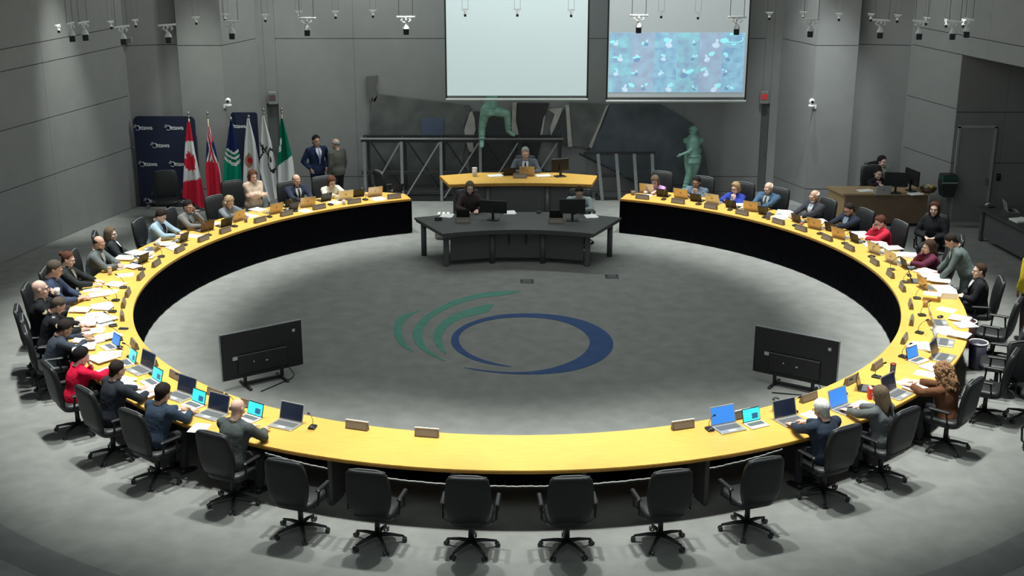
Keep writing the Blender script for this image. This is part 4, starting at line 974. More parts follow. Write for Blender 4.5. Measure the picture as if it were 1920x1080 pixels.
h = uz(1945, 462, 1.62); person('person in a yellow jacket standing at the right edge', h, (-.2, 1), 'stand', 3, hair='long', hc='brown', top=(.55, .42, .03), sex='f', skin='c', arms='hang', nod=6, trousers=(.03, .02, .02))
h = uy(985, 287, 6.95); a = person('person in a grey suit and dark tie presiding at the raised desk', h, (0, -1), 'sit', 8, hair='short', hc='grey', top=(.10, .11, .13), shirt=WHITE, tie=(.02, .02, .03), skin='a', arms='type', nod=16, scale=.98, reach=.33, wz=1.12, legs=((( -.12, .42, .86), (-.12, .38, .385)), ((.12, .42, .86), (.12, .38, .385))))
pc = chair(a[0][0], a[0][1], a[5], 'black high-back chair of the presiding person on the dais'); pc.location.z = .30+max(0, a[1]-.30-.60)
h = uy(881, 352, 4.95); a = person('person in a dark brown jacket at the left of the clerks desk', h, (0.15, -1), 'sit', 8, hair='long', hc='ash', top=(.045, .034, .032), shirt=(.03, .03, .03), sex='f', skin='d', arms='type', nod=18, reach=.40)
chair(a[0][0], a[0][1], a[5], 'dark office chair of the left clerk'); SC_L = a
h = uy(1086, 361, 4.95); a = person('person in a pale grey sweater at the right of the clerks desk', h, (-.1, -1), 'sit', 14, hair='short', hc='dark', top=(.26, .30, .31), skin='b', arms='type', nod=26, reach=.40)
chair(a[0][0], a[0][1], a[5], 'dark office chair of the right clerk')
h = uy(1647, 326, 7.36); a = person('person in a black blazer seated at the booth desk', h, (.15, -1), 'sit', 8, hair='bun', hc='dark', top=(.018, .014, .018), shirt=(.5, .36, .34), sex='f', skin='d', arms='type', nod=4, reach=.42)
chair(a[0][0], a[0][1], a[5], 'black office chair at the booth desk')
h = uy(1654, 303, 7.95); person('person in a sage shirt sitting behind the booth operator', h, (.5, -.9), 'sit', 0, hair='full', hc='black', top=(.22, .26, .22), skin='d', arms='lap', nod=8)
chair(h[0], h[1]-.05, face_rz((.5, -.9)), 'black office chair behind the booth operator')
h = np.array([10.95, 4.55, 1.2]); a = person('person at the dark side desk cut off by the right edge', h, (-1, .12), 'sit', 10, hair='short', hc='brown', top=(.10, .10, .12), skin='d', arms='type', nod=16, reach=.44)
chair(a[0][0], a[0][1], a[5], 'black office chair at the dark side desk')
# ---- statues
STAT = {}
def statue_fig(label, pelvis, head, legs_w, hands_w, name='statue'):
    """bronze figure from world joint positions, one continuous cast surface"""
    m = MB(); P = np.array(pelvis); H = np.array(head); N = P+(H-P)*.74
    side = norm(np.cross(H-P, [0, 1., 0])); 
    def T(a, b, ra, rb): m.tube([a, (a+b)/2, b], [ra, (ra+rb)/2*1.04, rb], 12); m.ell(a, [ra]*3); m.ell(b, [rb]*3)
    T(P, P+(N-P)*.5, .165, .15); T(P+(N-P)*.4, N-(N-P)*.12, .155, .17); T(N-(N-P)*.15, N+(H-N)*.5, .07, .05)
    m.ell(H+np.array([0, -.01, .02]), (.085, .098, .11), 16, 12); m.ell(H+np.array([-.02, -.03, -.06]), (.06, .07, .07)); m.ell(H+np.array([-.10, 0, -.01]), (.022, .016, .016))
    for k, (K, A, toe) in zip((-1, 1), legs_w):
        K, A, toe = map(np.array, (K, A, toe)); h = P+side*(-k)*.09; T(h, K, .12, .088); T(K, A, .086, .062); m.tube([A, A*.5+toe*.5+np.array([0, 0, -.02]), toe], [.062, .062, .045], 10, flat=.8)
        for q in (.35, .6, .85): c = K+(A-K)*q; m.ell(c, (.088, .088, .02))
    for k, (E_, W, tip) in zip((-1, 1), hands_w):
        E_, W, tip = map(np.array, (E_, W, tip)); S = N-(N-P)*.10+side*(-k)*.18; T(S, E_, .066, .052); T(E_, W, .05, .034)
        d = norm(tip-W); u = norm(np.cross(d, [0, 1., 0.1])); v = np.cross(d, u)
        m.tube([W, W+d*.05, W+d*.09], [.034, .042, .036], 10, flat=.6)
        for i, L in enumerate((.06, .075, .07, .055)):
            o_ = u*(i-1.5)*.019; m.tube([W+d*.08+o_, W+d*(.08+L*.55)+o_, W+d*(.08+L)+o_-v*.02], [.011, .010, .008], 6)
        m.tube([W+d*.03-u*.03, W+d*.07-u*.055, W+d*.10-u*.05], [.013, .011, .009], 6)
    # tunic hem and belt
    m.tube([P+np.array([0, 0, -.10]), P, P+(N-P)*.25], [.205, .18, .16], 14); 
    j = job(m, .016, 3)
    def fin():
        o = thing(name, label, 'statue', (P[0], P[1], 0), 0, 'bronze statues')
        b = MB(); b.add(j['V']-np.array([P[0], P[1], 0]), j['F']); b.build('body', M_PATINA, o, True)
        c = P+(N-P)*.12-np.array([P[0], P[1], 0]); b = MB(); b.tube([c+np.array([0, 0, -.02]), c+np.array([0, 0, .03])], .178, 16); b.build('belt', M_PATINA, o, True)
        b = MB(); Hh = H-np.array([P[0], P[1], 0]); b.tube([Hh+np.array([.0, 0, .045]), Hh+np.array([0, 0, .085]), Hh+np.array([0, 0, .135])], [.107, .10, .05], 14); b.build('cap', M_PATINA, o, True)
    PEND.append(fin)
Yc = 8.55
Q = lambda x, y, Y=Yc: uy(x, y, Y)
statue_fig('green bronze statue climbing over the steel truss, half hidden by the blank screen', Q(918, 206), Q(934, 140, 8.75),
           ((Q(904, 238), Q(903, 262), Q(903, 277, 8.47)), (Q(951, 213, 8.5), Q(953, 245, 8.6), Q(966, 254, 8.58))),
           ((Q(896, 165), Q(906, 150, 8.8), Q(915, 140, 8.9)), (Q(962, 172), Q(960, 150, 8.8), Q(958, 140, 8.9))))
p0 = np.array([4.12, 8.75])
def S2(x, y, dy=0): return uy(x, y, 8.75+dy)
statue_fig('green bronze statue standing at the wall behind the right end of the table', S2(1299, 296), S2(1300, 247),
           ((S2(1292, 326, -.05), S2(1285, 352, -.05), S2(1277, 359, -.12)), (S2(1300, 328, .08), S2(1296, 357, .1), S2(1288, 363, .05))),
           ((S2(1312, 282, .1), S2(1306, 296, -.05), S2(1298, 300, -.1)), (S2(1290, 286, -.15), S2(1280, 289, -.2), S2(1270, 294, -.22))))
pl = uz(1290, 357); st = thing('statue_plinth', 'low dark plinth under the standing bronze statue', 'plinth', (4.05, 8.8, 0))
zf = S2(1290, 362)[2]; MB().box((0, 0, max(zf-.02, .04)/2), (.6, .45, max(zf-.02, .04)), bev=.01).build('block', M_PLATE, st)
flush()
for fn in PEND: fn()
# ================================================================== EXTRA CHAIRS
def echair(px, z, ang, label, group='black office chairs around the ring table'):
    """px: where the middle of the backrest shows; ang: direction the seat faces, degrees clockwise from the back wall"""
    p = uz(*px, z); a = math.radians(ang); d = np.array([math.sin(a), math.cos(a)]); b = p[:2]+d*.28
    return chair(b[0], b[1], face_rz(d), label, group)
echair((712, 330), .95, 60, 'empty black chair turned sideways at the left end of the table')
echair((435, 345), 1.0, 150, 'empty dark chair behind the person in a grey jacket with headset')
echair((310, 330), .95, 165, 'empty black chair standing in front of the navy backdrop', 'spare chairs')
t = math.radians(77.3); chair(8.02*math.sin(t), 8.02*math.cos(t), face_rz((-math.sin(t+.5), -math.cos(t+.5))), 'empty black chair between the persons in dull red and maroon')
echair((1722, 458), .9, -60, 'tall black chair behind the person in a maroon top') if False else None
echair((1862, 545), .85, -75, 'black chair pushed back behind the person in a black suit', 'spare chairs') if False else None
echair((1904, 585), .85, -60, 'large empty chair at the right edge, farther of two in the second row', 'spare chairs')
echair((1920, 668), .85, 170, 'large empty chair at the right edge, nearer of two in the second row', 'spare chairs')
for a, lab in ((113.5, 'empty black chair tucked at the table beside the bin on the right'), (121.5, 'empty black chair next to the person in brown jacket')):
    t = math.radians(a); chair(7.78*math.sin(t), 7.78*math.cos(t), face_rz((-math.sin(t), -math.cos(t))), lab)
for k, a in enumerate((160, 168, 176, 184, 192, 199)):
    t = math.radians(a); chair(7.85*math.sin(t), 7.85*math.cos(t), face_rz((-math.sin(t), -math.cos(t))), 'empty black chair at the near side of the ring, %s from the right' % ('first', 'second', 'third', 'fourth', 'fifth', 'sixth')[k])
for nm, px, col, lab in (('waste_bin', (1815, 600), (.05, .02, .02), 'dark red bin with white liner beside the table on the right'), ('waste_bin', (1835, 640), (.03, .03, .05), 'dark bin with white liner beside an empty chair on the right')):
    p = uz(*px, .45); t = thing(nm, lab, 'bin', (p[0], p[1], 0), group='bins behind the right side of the table')
    MB().tube([(0, 0, 0), (0, 0, .02), (0, 0, .43)], [.10, .11, .14], 18).build('body', mat('bin_%d' % int(col[2]*1000), col, .5), t, True)
    MB().tube([(.142*math.cos(a), .142*math.sin(a), .435) for a in np.linspace(0, 2*PI, 20)], .012, 6).build('rim', M_WHITE, t, True)
# ================================================================== BOOTH DESK, SIDE DESK
bd = thing('booth_desk', 'light oak booth desk with brown front panel by the right wall', 'desk')
M_OAK = wood('oak_top', (.42, .29, .15), .1); M_OAKF = wood('oak_front', (.20, .135, .085), .06)
yb = 6.42
MB().prism([(7.12, yb-.06), (9.02, yb-.06), (9.02, yb+.66), (6.92, yb+.66)], .70, .74).build('desktop', M_OAK, bd)
MB().box((8.10, yb, .36), (1.78, .03, .68)).build('front_panel', M_OAKF, bd)
MB().prism([(7.18, yb+.02), (7.22, yb+.02), (7.02, yb+.63), (6.98, yb+.63)], .02, .70).build('side_panel', M_OAK, bd)
MB().box((8.99, yb+.32, .35), (.03, .62, .69)).build('side_panel', M_OAK, bd)
MB().box((8.1, yb-.01, .03), (1.8, .02, .06)).build('plinth', M_BLACK, bd)
sd = thing('side_desk', 'dark grey side desk running out of the right edge', 'desk')
MB().prism([(9.62, 5.35), (9.95, 3.2), (10.9, 3.3), (10.7, 5.42)], .70, .74).build('desktop', M_GREYD, sd)
MB().prism([(9.78, 5.05), (9.82, 5.05), (10.09, 3.3), (10.05, 3.3)], .12, .70).build('modesty_panel', M_GREYP, sd)
for q in ((9.80, 5.22), (10.12, 3.35), (10.60, 5.28), (10.8, 3.4)): MB().box((q[0], q[1], .35), (.10, .10, .70), bev=.015).build('leg', M_GREYP, sd)
# ================================================================== THINGS ON THE TABLES
def who(p):
    a = math.degrees(math.atan2(p[0], p[1])) % 360
    b = min(SEATS, key=lambda s: abs((s[0]-a+180) % 360-180)); return b[1]
USED = {}
ORD = ('', 'second ', 'third ', 'fourth ', 'fifth ', 'sixth ', 'seventh ', 'eighth ')
def uniq(lab):
    """several alike things before one person are told apart by their order along the table"""
    n = USED.get(lab, 0); USED[lab] = n+1
    return lab if n == 0 else ORD[n]+lab
TMPL = {}
RECTS = []                                                # footprints on the council table: (centre, axes, half sizes, top)
def rect(x, y, rz_, w, d, oy=0.):
    c, s = math.cos(rz_), math.sin(rz_); return (np.array([x-s*oy, y+c*oy]), np.array([[c, s], [-s, c]]), (w/2, d/2))
def hit(a, b):
    d = b[0]-a[0]
    for A, B in ((a, b), (b, a)):
        for k in (0, 1):
            ax = A[1][k]; ra = A[2][k]; rb = B[2][0]*abs(B[1][0] @ ax)+B[2][1]*abs(B[1][1] @ ax)
            if abs(d @ ax) > ra+rb: return False
    return True
def settle(p, rz_, w, d, oy, tries=60, rmin=6.40, rmax=7.27):
    best = p
    for k in range(tries):
        a = k*2.4; r = .018*k**.75; q = np.array([p[0]+r*math.cos(a), p[1]+r*math.sin(a), p[2]]); R_ = math.hypot(q[0], q[1])
        t_ = rect(q[0], q[1], rz_, w, d, oy); rc = math.hypot(*t_[0])
        if not (rmin+d/2 < rc < rmax-d/2+.06): continue
        if not any(hit(t_, o_[0]) for o_ in RECTS): return q, t_, True
    return p, rect(p[0], p[1], rz_, w, d, oy), False
def laptop_parts(kind):
    """local: hinge line at y=0, screen leans back towards +Y, keyboard towards -Y (the user)"""
    W, D, H, shell, scr = {'gold': (.33, .23, .215, M_GOLD, M_SCR_OFF), 'silver': (.33, .23, .215, M_SILVER, M_SCR_OFF), 'dark': (.27, .19, .17, M_BLACK, M_SCR_OFF), 'tabc': (.27, .19, .175, M_WHITE, M_SCR_CYAN),
                           'tabb': (.26, .19, .17, M_WHITE, M_SCR_BLUE), 'big': (.36, .25, .24, M_SILVER, M_SCR_OFF), 'bigb': (.36, .25, .24, M_SILVER, M_SCR_BLUE), 'brown': (.33, .23, .21, mat('brown_shell', (.10, .06, .045), .4, .3), M_SCR_OFF)}[kind]
    out = []
    out.append(('base', MB().box((0, -D/2, .009), (W, D, .016), bev=.004), shell))
    out.append(('keyboard', MB().box((0, -D*.40, .0185), (W*.86, D*.48, .003)), M_KEY))
    out.append(('touchpad', MB().box((0, -D*.82, .0178), (W*.32, D*.24, .002)), mat('pad', (.45, .45, .45), .5)))
    R = rotx(-math.radians(16))
    c = np.array([0, .004, .016])+R @ np.array([0, 0, H/2])
    out.append(('lid', MB().box(c, (W, .010, H), R, bev=.004), M_BLACK if kind in ('tabc', 'tabb') else shell))
    out.append(('screen', MB().box(c+R @ np.array([0, -.0062, 0]), (W*.93, .002, H*.88), R), scr))
    if kind == 'tabc': out.append(('window', MB().box(c+R @ np.array([.05, -.0078, -.02]), (W*.34, .002, H*.4), R), M_SCR_WIN))
    if kind in ('gold', 'silver'): out.append(('emblem', MB().box(c+R @ np.array([0, .0058, .01]), (.04, .002, .035), R), mat('emblem', (.25, .22, .2), .3)))
    return out
def template(key, build):
    if key not in TMPL:
        TMPL[key] = [(n, m.build(n, mt, None)) for n, m, mt in build()]
        for n, o in TMPL[key]: COL.objects.unlink(o)
    return TMPL[key]
def place(name, key, build, label, cat, p, rz_, group):
    t = thing(name, label, cat, p, rz_, group)
    for n, src in template(key, build):
        c = bpy.data.objects.new(n, src.data); COL.objects.link(c); c.parent = t
    return t
def out_rz(p, tw=0):                                       # local -Y towards the sitter (outwards)
    return face_rz((-p[0], -p[1]))+math.radians(tw)
LW = {'gold': 'pale gold laptop', 'silver': 'silver laptop', 'dark': 'small black tablet laptop', 'tabc': 'small laptop with cyan screen', 'tabb': 'small laptop with blue screen', 'big': 'large dark-screen laptop', 'bigb': 'large blue-screen laptop', 'brown': 'dark brown laptop'}
LAPS = [(703,367,'gold',0),(742,356,'dark',14),(648,374,'silver',-8),(611,376,'dark',6),(672,368,'dark',0),(577,387,'gold',-14),(545,387,'dark',0),(517,399,'gold',0),(541,389,'dark',9),(447,413,'gold',6),(424,424,'dark',-12),(388,432,'brown',-10),
 (344,452,'dark',0),(292,468,'silver',10),(268,492,'dark',-14),(216,648,'tabb',12),(247,678,'tabc',0),(275,690,'big',8),(293,714,'tabc',0),(348,738,'big',6),(371,756,'tabc',0),(408,772,'big',4),(477,780,'tabc',-4),(545,790,'big',0),
 (1215,360,'gold',0),(1242,368,'dark',0),(1277,371,'gold',0),(1305,377,'dark',0),(1336,381,'silver',0),(1371,389,'dark',0),(1408,395,'gold',14),(1432,402,'dark',0),(1494,416,'dark',-6),(1528,428,'gold',14),(1546,432,'dark',10),(1573,446,'gold',12),(1597,452,'dark',0),
 (1640,474,'silver',12),(1672,492,'silver',14),(1690,500,'dark',0),(1732,540,'gold',14),(1720,530,'dark',-10),(1712,672,'tabb',-20),(1744,672,'big',0),(1756,640,'big',4),(1748,605,'silver',10),
 (1357,796,'bigb',0),(1410,791,'tabc',0),(1473,783,'big',-4),(1574,762,'bigb',0),(1690,741,'big',0)]
def name_parts():
    return [('block', MB().prism([(-.035, 0), (.035, 0), (.012, .105), (-.012, .105)], -.15, .15, T=lambda q: (q[2], q[0], q[1])), M_NAMEP),
            ('plate_front', MB().box((0, .0265, .052), (.27, .004, .07), rotx(math.radians(12.4))), mat('name_grey', (.24, .21, .18), .5)),
            ('plate_back', MB().box((0, -.0265, .052), (.27, .004, .07), rotx(math.radians(-12.4))), mat('name_grey2', (.20, .17, .14), .5))]
NP = [(733,364),(660,375),(597,387),(538,400),(488,412),(424,432),(382,447),(335,467),(293,493),(260,517),(238,548),(229,568),(225,592),(249,645),(289,675),(327,705),(395,740),(455,764),(1212,364),(1278,374),(1338,385),(1396,397),(1465,414),(1507,427),(1553,445),(1600,463),(1650,490),(1677,513),(1697,538),(1709,570),(1708,600),(1681,632),(1650,685),(1590,710),(1510,742)]
for (x, y) in NP:
    p = uz(x, y, .79); R_ = math.hypot(p[0], p[1]); p = p*np.array([6.47/R_, 6.47/R_, 1]); p[2] = ZT
    RECTS.append((rect(p[0], p[1], out_rz(p), .30, .08), ZT+.1, 1))
    place('nameplate', 'name', name_parts, uniq('brown nameplate block in front of '+who(p)), 'nameplate', p, out_rz(p), 'nameplates along the inner edge')
for (x, y, kd, tw) in LAPS:
    p = uz(x, y, ZT+.01); R_ = math.hypot(p[0], p[1])
    if R_ < 6.46: p = p*np.array([6.46/R_, 6.46/R_, 1])
    if R_ > 7.02: p = p*np.array([7.02/R_, 7.02/R_, 1])
    p[2] = ZT; rz_ = out_rz(p, tw); W_, D_ = (.38, .34) if kd in ('big', 'bigb') else (.35, .31) if kd in ('gold', 'silver', 'brown') else (.29, .25)
    p, t_, ok = settle(p, rz_, W_, D_, -D_*.38); RECTS.append((t_, ZT+.02, 1))
    place('laptop', 'lap_'+kd, lambda kd=kd: laptop_parts(kd), uniq(LW[kd]+' near '+who(p)), 'laptop', p, rz_, 'laptops on the council table')
M_BAR = mat('acrylic_bar', (.7, .72, .72), .3)
for x, y, lab in ((667, 790, 'clear topped nameplate at the near side of the ring, left one'), (800, 802, 'clear topped nameplate at the near side of the ring, second from left'), (1290, 795, 'clear topped nameplate at the near side of the ring, right one'), (1395, 772, 'clear topped nameplate beside the near right cyan laptop')):
    p = uz(x, y, .86); R_ = math.hypot(p[0], p[1]); p = p*np.array([6.45/R_, 6.45/R_, 1]); p[2] = ZT
    t = place('nameplate', 'name', name_parts, lab, 'nameplate', p, out_rz(p), 'nameplates along the inner edge')
    MB().box((0, 0, .112), (.31, .02, .012)).build('top_bar', M_BAR, t)
def mic_parts():
    return [('base', MB().box((0, 0, .015), (.09, .12, .03), bev=.008), M_BLACK), ('gooseneck', MB().tube([(0, .02, .03), (0, .02, .10), (0, -.02, .17), (0, -.08, .225)], [.0045, .004, .004, .004], 6), mat('neck', (.06, .06, .065), .4)),
            ('microphone', MB().tube([(0, -.08, .225), (0, -.12, .25)], [.011, .013], 8), M_BLACK), ('button', MB().tube([(0, -.03, .03), (0, -.03, .034)], .018, 8), M_CHROME)]
MIC = [-29, -36, -43.5, -49, -57, -63.5, -70, -77, -84, -93, -99, -104, -110, -116, -123, -130, -137, -146, -157, 28.5, 35.5, 42, 49.5, 56.5, 62.5, 69, 77, 84, 90.5, 98, 105.5, 113, 123, 131.5, 139, 147.5, 157]
for a in MIC:
    t = math.radians(a); p = np.array([6.62*math.sin(t), 6.62*math.cos(t), ZT]); p, t_, ok = settle(p, out_rz(p), .10, .13, 0); RECTS.append((t_, ZT+.03, 1))
    place('microphone_stand', 'mic', mic_parts, uniq('black gooseneck microphone near '+who(p)), 'microphone', p, out_rz(p, random.uniform(-20, 20)), 'gooseneck microphones')
# paper
random.seed(11)
PAP = [(320,784,0)]
PAP = [(690,369,1),(712,371,1),(628,378,1),(583,378,1),(556,395,1),(495,395,2),(470,404,1),(405,440,1),(412,418,1),(368,462,2),(340,462,1),(316,455,2),(300,462,1),(318,480,2),(290,482,1),(240,488,3),(222,500,3),(255,500,1),(250,470,2),(222,536,2),(205,545,1),(185,552,2),(172,543,1),(180,590,2),(160,598,1),(175,620,2),(200,610,1),(160,625,1),(170,640,3),(195,660,3),(175,672,1),(210,680,2),(240,700,1),(255,720,3),(275,730,2),(330,760,1),(395,782,1),(350,785,2),
 (1225,366,1),(1262,372,1),(1320,382,1),(1355,385,1),(1385,398,1),(1420,408,2),(1462,405,3),(1480,402,2),(1508,415,2),(1556,430,2),(1620,455,3),(1612,445,2),(1650,455,2),(1662,470,1),(1700,480,3),(1718,495,3),(1735,508,3),(1752,520,2),(1745,530,1),(1790,556,4),(1775,548,2),(1790,610,2),(1780,625,2),(1785,650,3),(1770,665,2),(1735,700,1),(1705,720,2),(1720,738,2),(1632,730,1),(1620,760,1),(1500,780,1)]
PAP += [(205,570,2),(195,578,1),(215,600,2),(150,582,2),(205,632,2),(185,650,2),(228,690,2),(160,610,2),(150,640,1),(262,710,2),(300,745,2),(235,515,1),(270,480,2),(1760,535,2),(1775,580,1),(1800,600,2),(1765,615,2),(1795,635,2),(1750,690,2),(1740,560,1),(1690,470,2),(1675,462,1),(1640,447,2),(1580,430,2),(1540,415,1),(1450,400,2)]
for (x, y, n) in PAP:
    p = uz(x, y, ZT+.01); R_ = math.hypot(p[0], p[1]); r2 = min(max(R_, 6.55), 7.12); p = p*np.array([r2/R_, r2/R_, 1]); p[2] = ZT
    hgt = {1: .004, 2: .012, 3: .02, 4: .10}[n]; k = {1: 1., 2: 1.12, 3: 1.2, 4: 1.1}[n]; w_, d_ = .22*k, .28*k
    rz_ = out_rz(p, random.uniform(-30, 30)); t_ = rect(p[0], p[1], rz_, w_+.02, d_+.02)
    hard = [o_ for o_ in RECTS if o_[2]]
    if any(hit(t_, o_[0]) for o_ in hard):
        SAVE = RECTS; RECTS = hard; p, t_, ok = settle(p, rz_, w_+.02, d_+.02, 0, 90, 6.36, 7.40); RECTS = SAVE
        if not ok: continue
    z = max([ZT]+[o_[1] for o_ in RECTS if hit(t_, o_[0])]); p = np.array([p[0], p[1], z]); top = z+hgt+(.004 if n > 1 else 0)
    RECTS.append((t_, top, 0))
    t = thing('paper_stack' if n > 1 else 'paper_sheet', uniq({1: 'loose white sheet', 2: 'thin pile of papers', 3: 'spread pile of papers', 4: 'thick ream of papers'}[n]+' near '+who(p)), 'paper', p, rz_, 'papers on the council table')
    MB().box((0, 0, hgt/2), (w_, d_, hgt)).build('sheets', M_PAPER, t)
    if n > 1: MB().box((.01, .008, hgt+.002), (w_*.97, d_*.97, .003), rotz(random.uniform(-.12, .12))).build('top_sheet', M_PAPER, t)
# cups, mugs, bottles, phones
def cup(px, col, lab, r=.038, h=.10, z=ZT, lid=None):
    p = uz(*px, z+.03)
    if z == ZT:
        p, t_, ok = settle(p, 0., r*2.4, r*2.4, 0, 120); z = z if ok else max([ZT]+[o_[1] for o_ in RECTS if hit(t_, o_[0])]); RECTS.append((t_, z+h, 1))
    p[2] = z; t = thing('cup', lab, 'cup', p, random.uniform(0, 6), 'cups and mugs')
    MB().tube([(0, 0, 0), (0, 0, .006), (0, 0, h)], [r*.78, r*.8, r], 16).build('body', paint(col, .5), t, True)
    if lid: MB().tube([(0, 0, h), (0, 0, h+.012)], [r*1.08, r*.95], 16).build('lid', paint(lid, .4), t, True)
    else:
        MB().tube([(0, 0, h-.012), (0, 0, h-.002)], r*.9, 14).build('drink', paint((.10, .05, .03), .2), t)
        MB().tube([(r*.95, 0, h*.75), (r*1.6, 0, h*.65), (r*1.6, 0, h*.3), (r*.9, 0, h*.22)], .006, 6).build('handle', paint(col, .5), t, True)
cup((206, 512), (.50, .36, .20), 'beige paper cup before the person in a slate grey suit', .04, .13, lid=(.45, .32, .2))
cup((461, 414), (.20, .11, .07), 'brown mug near the person in a grey jacket with headset')
cup((1187, 363), (.22, .14, .10), 'small brown box-like cup at the right end of the table', .05, .09)
cup((1502, 424), (.30, .10, .04), 'reddish brown mug before the person in a charcoal suit')
cup((1440, 408), (.14, .14, .15), 'grey travel mug near the person in a mid blue suit', .045, .14, lid=(.1, .1, .1))
cup((1735, 572), (.40, .20, .05), 'amber cup near the empty seat on the right', .045, .10)
cup((1445, 762), (.03, .03, .035), 'black travel mug at the near right of the ring', .045, .17, lid=(.02, .02, .02))
cup((1697, 715), (.035, .03, .04), 'tall dark flask near the person in a brown jacket', .04, .24, lid=(.25, .03, .03))
cup((1389, 397), (.6, .62, .6), 'white paper cup near the person in a royal blue jacket', .035, .10, lid=(.7, .7, .7))
cup((645, 381), (.62, .5, .5), 'pale mug near the person in a cream blouse')
for px, lab in (((196, 594), 'black phone lying near the persons in uniform'), ((1770, 602), 'black computer mouse on the right of the table'), ((225, 655), 'black glasses case near the person in a bright red jacket'), ((1745, 528), 'black phone near the standing person in a grey suit')):
    p = uz(*px, ZT); p[2] = ZT; p, t_, ok = settle(p, 0., .15, .16, 0, 160); p = np.array([p[0], p[1], ZT if ok else max([ZT]+[o_[1] for o_ in RECTS if hit(t_, o_[0])])]); RECTS.append((t_, p[2]+.03, 1)); t = thing('phone' if 'phone' in lab else 'mouse' if 'mouse' in lab else 'case', lab, 'phone' if 'phone' in lab else 'mouse' if 'mouse' in lab else 'case', p, random.uniform(0, 3))
    MB().box((0, 0, .008 if 'phone' in lab else .016), (.075, .15, .012) if 'phone' in lab else (.065, .11, .032), bev=.006 if 'phone' in lab else .014).build('body', M_BLACK, t)
    if 'phone' in lab: MB().box((0, 0, .015), (.066, .135, .002)).build('screen', M_SCR_OFF, t)
    else: MB().box((0, .02, .033), (.006, .03, .004)).build('seam', M_CHROME, t)
# red folder and dark picture frame in the lower right
p = uz(1628, 748, ZT); p[2] = ZT; p, t_, ok = settle(p, 0., .17, .12, 0, 120); RECTS.append((t_, ZT+.2, 1)); t = thing('folder', 'red folder standing beside the person in a grey jacket, lower right', 'folder', p, out_rz(p, 30))
MB().box((0, 0, .075), (.13, .05, .15), rotz(.2)).build('cover', paint((.6, .02, .03)), t); MB().box((0, .0, .08), (.115, .03, .15), rotz(.2)).build('sheets', M_PAPER, t)
p = uz(1612, 728, ZT); p[2] = ZT; p, t_, ok = settle(p, out_rz(p, 25), .29, .25, -.1, 120); RECTS.append((t_, ZT+.2, 1)); place('tablet', 'lap_dark', lambda: laptop_parts('dark'), 'upright dark tablet beside the red folder', 'tablet', p, out_rz(p, 25), None)
# ---- desk things inside the ring and at the booth
def monitor(p, rz_, lab, W=.52, H=.32, z=ZT, group='computer monitors'):
    t = thing('computer_monitor', lab, 'monitor', (p[0], p[1], z), rz_, group)          # local -Y is the screen side
    MB().box((0, 0, .008), (.24, .18, .016), bev=.006).build('foot', M_BLACK, t)
    MB().box((0, .03, .14), (.05, .03, .26)).build('stem', M_BLACK, t)
    MB().box((0, 0, .14+H/2), (W, .035, H), bev=.008).build('housing', M_BLACK, t); MB().box((0, -.019, .14+H/2), (W-.03, .004, H-.03)).build('screen', M_SCR_OFF, t)
    return t
p = uz(925, 412, ZT); monitor(p, PI-.25, 'black monitor with its back to the camera on the left of the clerks desk', .56, .26)
p = uz(1073, 413, ZT); monitor(p, PI, 'black monitor with its back to the camera on the right of the clerks desk', .52, .30)
for px, lab in (((868, 416), 'nameplate on the left of the clerks desk'), ((1043, 417), 'nameplate on the right of the clerks desk')):
    p = uz(*px, ZT+.02); p[2] = ZT; place('nameplate', 'name', name_parts, 'grey '+lab, 'nameplate', p, PI, 'nameplates on the desks')
for px, kd, lab in (((868, 410), 'dark', 'black tablet laptop before the left clerk'), ((1043, 412), 'dark', 'black tablet laptop before the right clerk')):
    p = uz(*px, ZT); p[2] = ZT; p[1] += .1; place('laptop', 'lap_'+kd, lambda kd=kd: laptop_parts(kd), lab, 'laptop', p, PI, 'laptops on the clerks desk')
for px, lab in (((838, 405), 'white sheets at the left end of the clerks desk'), ((955, 399), 'white sheets in the middle of the clerks desk'), ((1108, 406), 'pale sheets at the right end of the clerks desk')):
    p = uz(*px, ZT); p[2] = ZT; t = thing('paper_sheet', lab, 'paper', p, random.uniform(-.3, .3), 'papers on the clerks desk'); MB().box((0, 0, .004), (.24, .28, .008)).build('sheets', M_PAPER, t); MB().box((.02, .01, .009), (.21, .28, .003), rotz(.2)).build('top_sheet', M_PAPER, t)
p = uz(822, 413, ZT); p[2] = ZT; t = thing('phone', 'black desk phone at the left corner of the clerks desk', 'phone', p, .3); MB().box((0, 0, .015), (.14, .10, .03), bev=.008).build('base', M_BLACK, t); MB().tube([(-.07, 0, .045), (.07, 0, .045)], .018, 8).build('handset', M_BLACK, t, True)
p = uz(1010, 399, ZT); p[2] = ZT; place('microphone_stand', 'mic', mic_parts, 'black gooseneck microphone in the middle of the clerks desk', 'microphone', p, PI, 'gooseneck microphones')
p = uy(831, 385, 5.35); t = thing('storage_bag', 'white bag of papers at the left side of the presiding desk', 'bag', (p[0], 5.45, 0))
MB().add(*loft([rrring(w_, th, z, 0) for z, w_, th in ((0, .34, .26), (.05, .38, .30), (.35, .36, .28), (.42, .33, .25))])).build('body', mat('bag_beige', (.36, .36, .33), .8, noise=.1), t, True)
for k in range(3): MB().box((-.08+.08*k, .0, .46), (.05, .2, .16), roty(.2*(k-1))).build('contents', M_PAPER, t)
p = uz(1050, 331, ZM); monitor(p, PI+.35, 'black monitor on the right of the raised presiding desk', .40, .26, ZM)
p = uz(975, 334, ZM); p[2] = ZM; place('nameplate', 'name', name_parts, 'dark nameplate on the raised presiding desk', 'nameplate', p, PI, 'nameplates on the desks')
p = uz(988, 330, ZM); p[2] = ZM; place('laptop', 'lap_gold', lambda: laptop_parts('gold'), 'pale gold laptop on the raised presiding desk', 'laptop', p, PI, None)
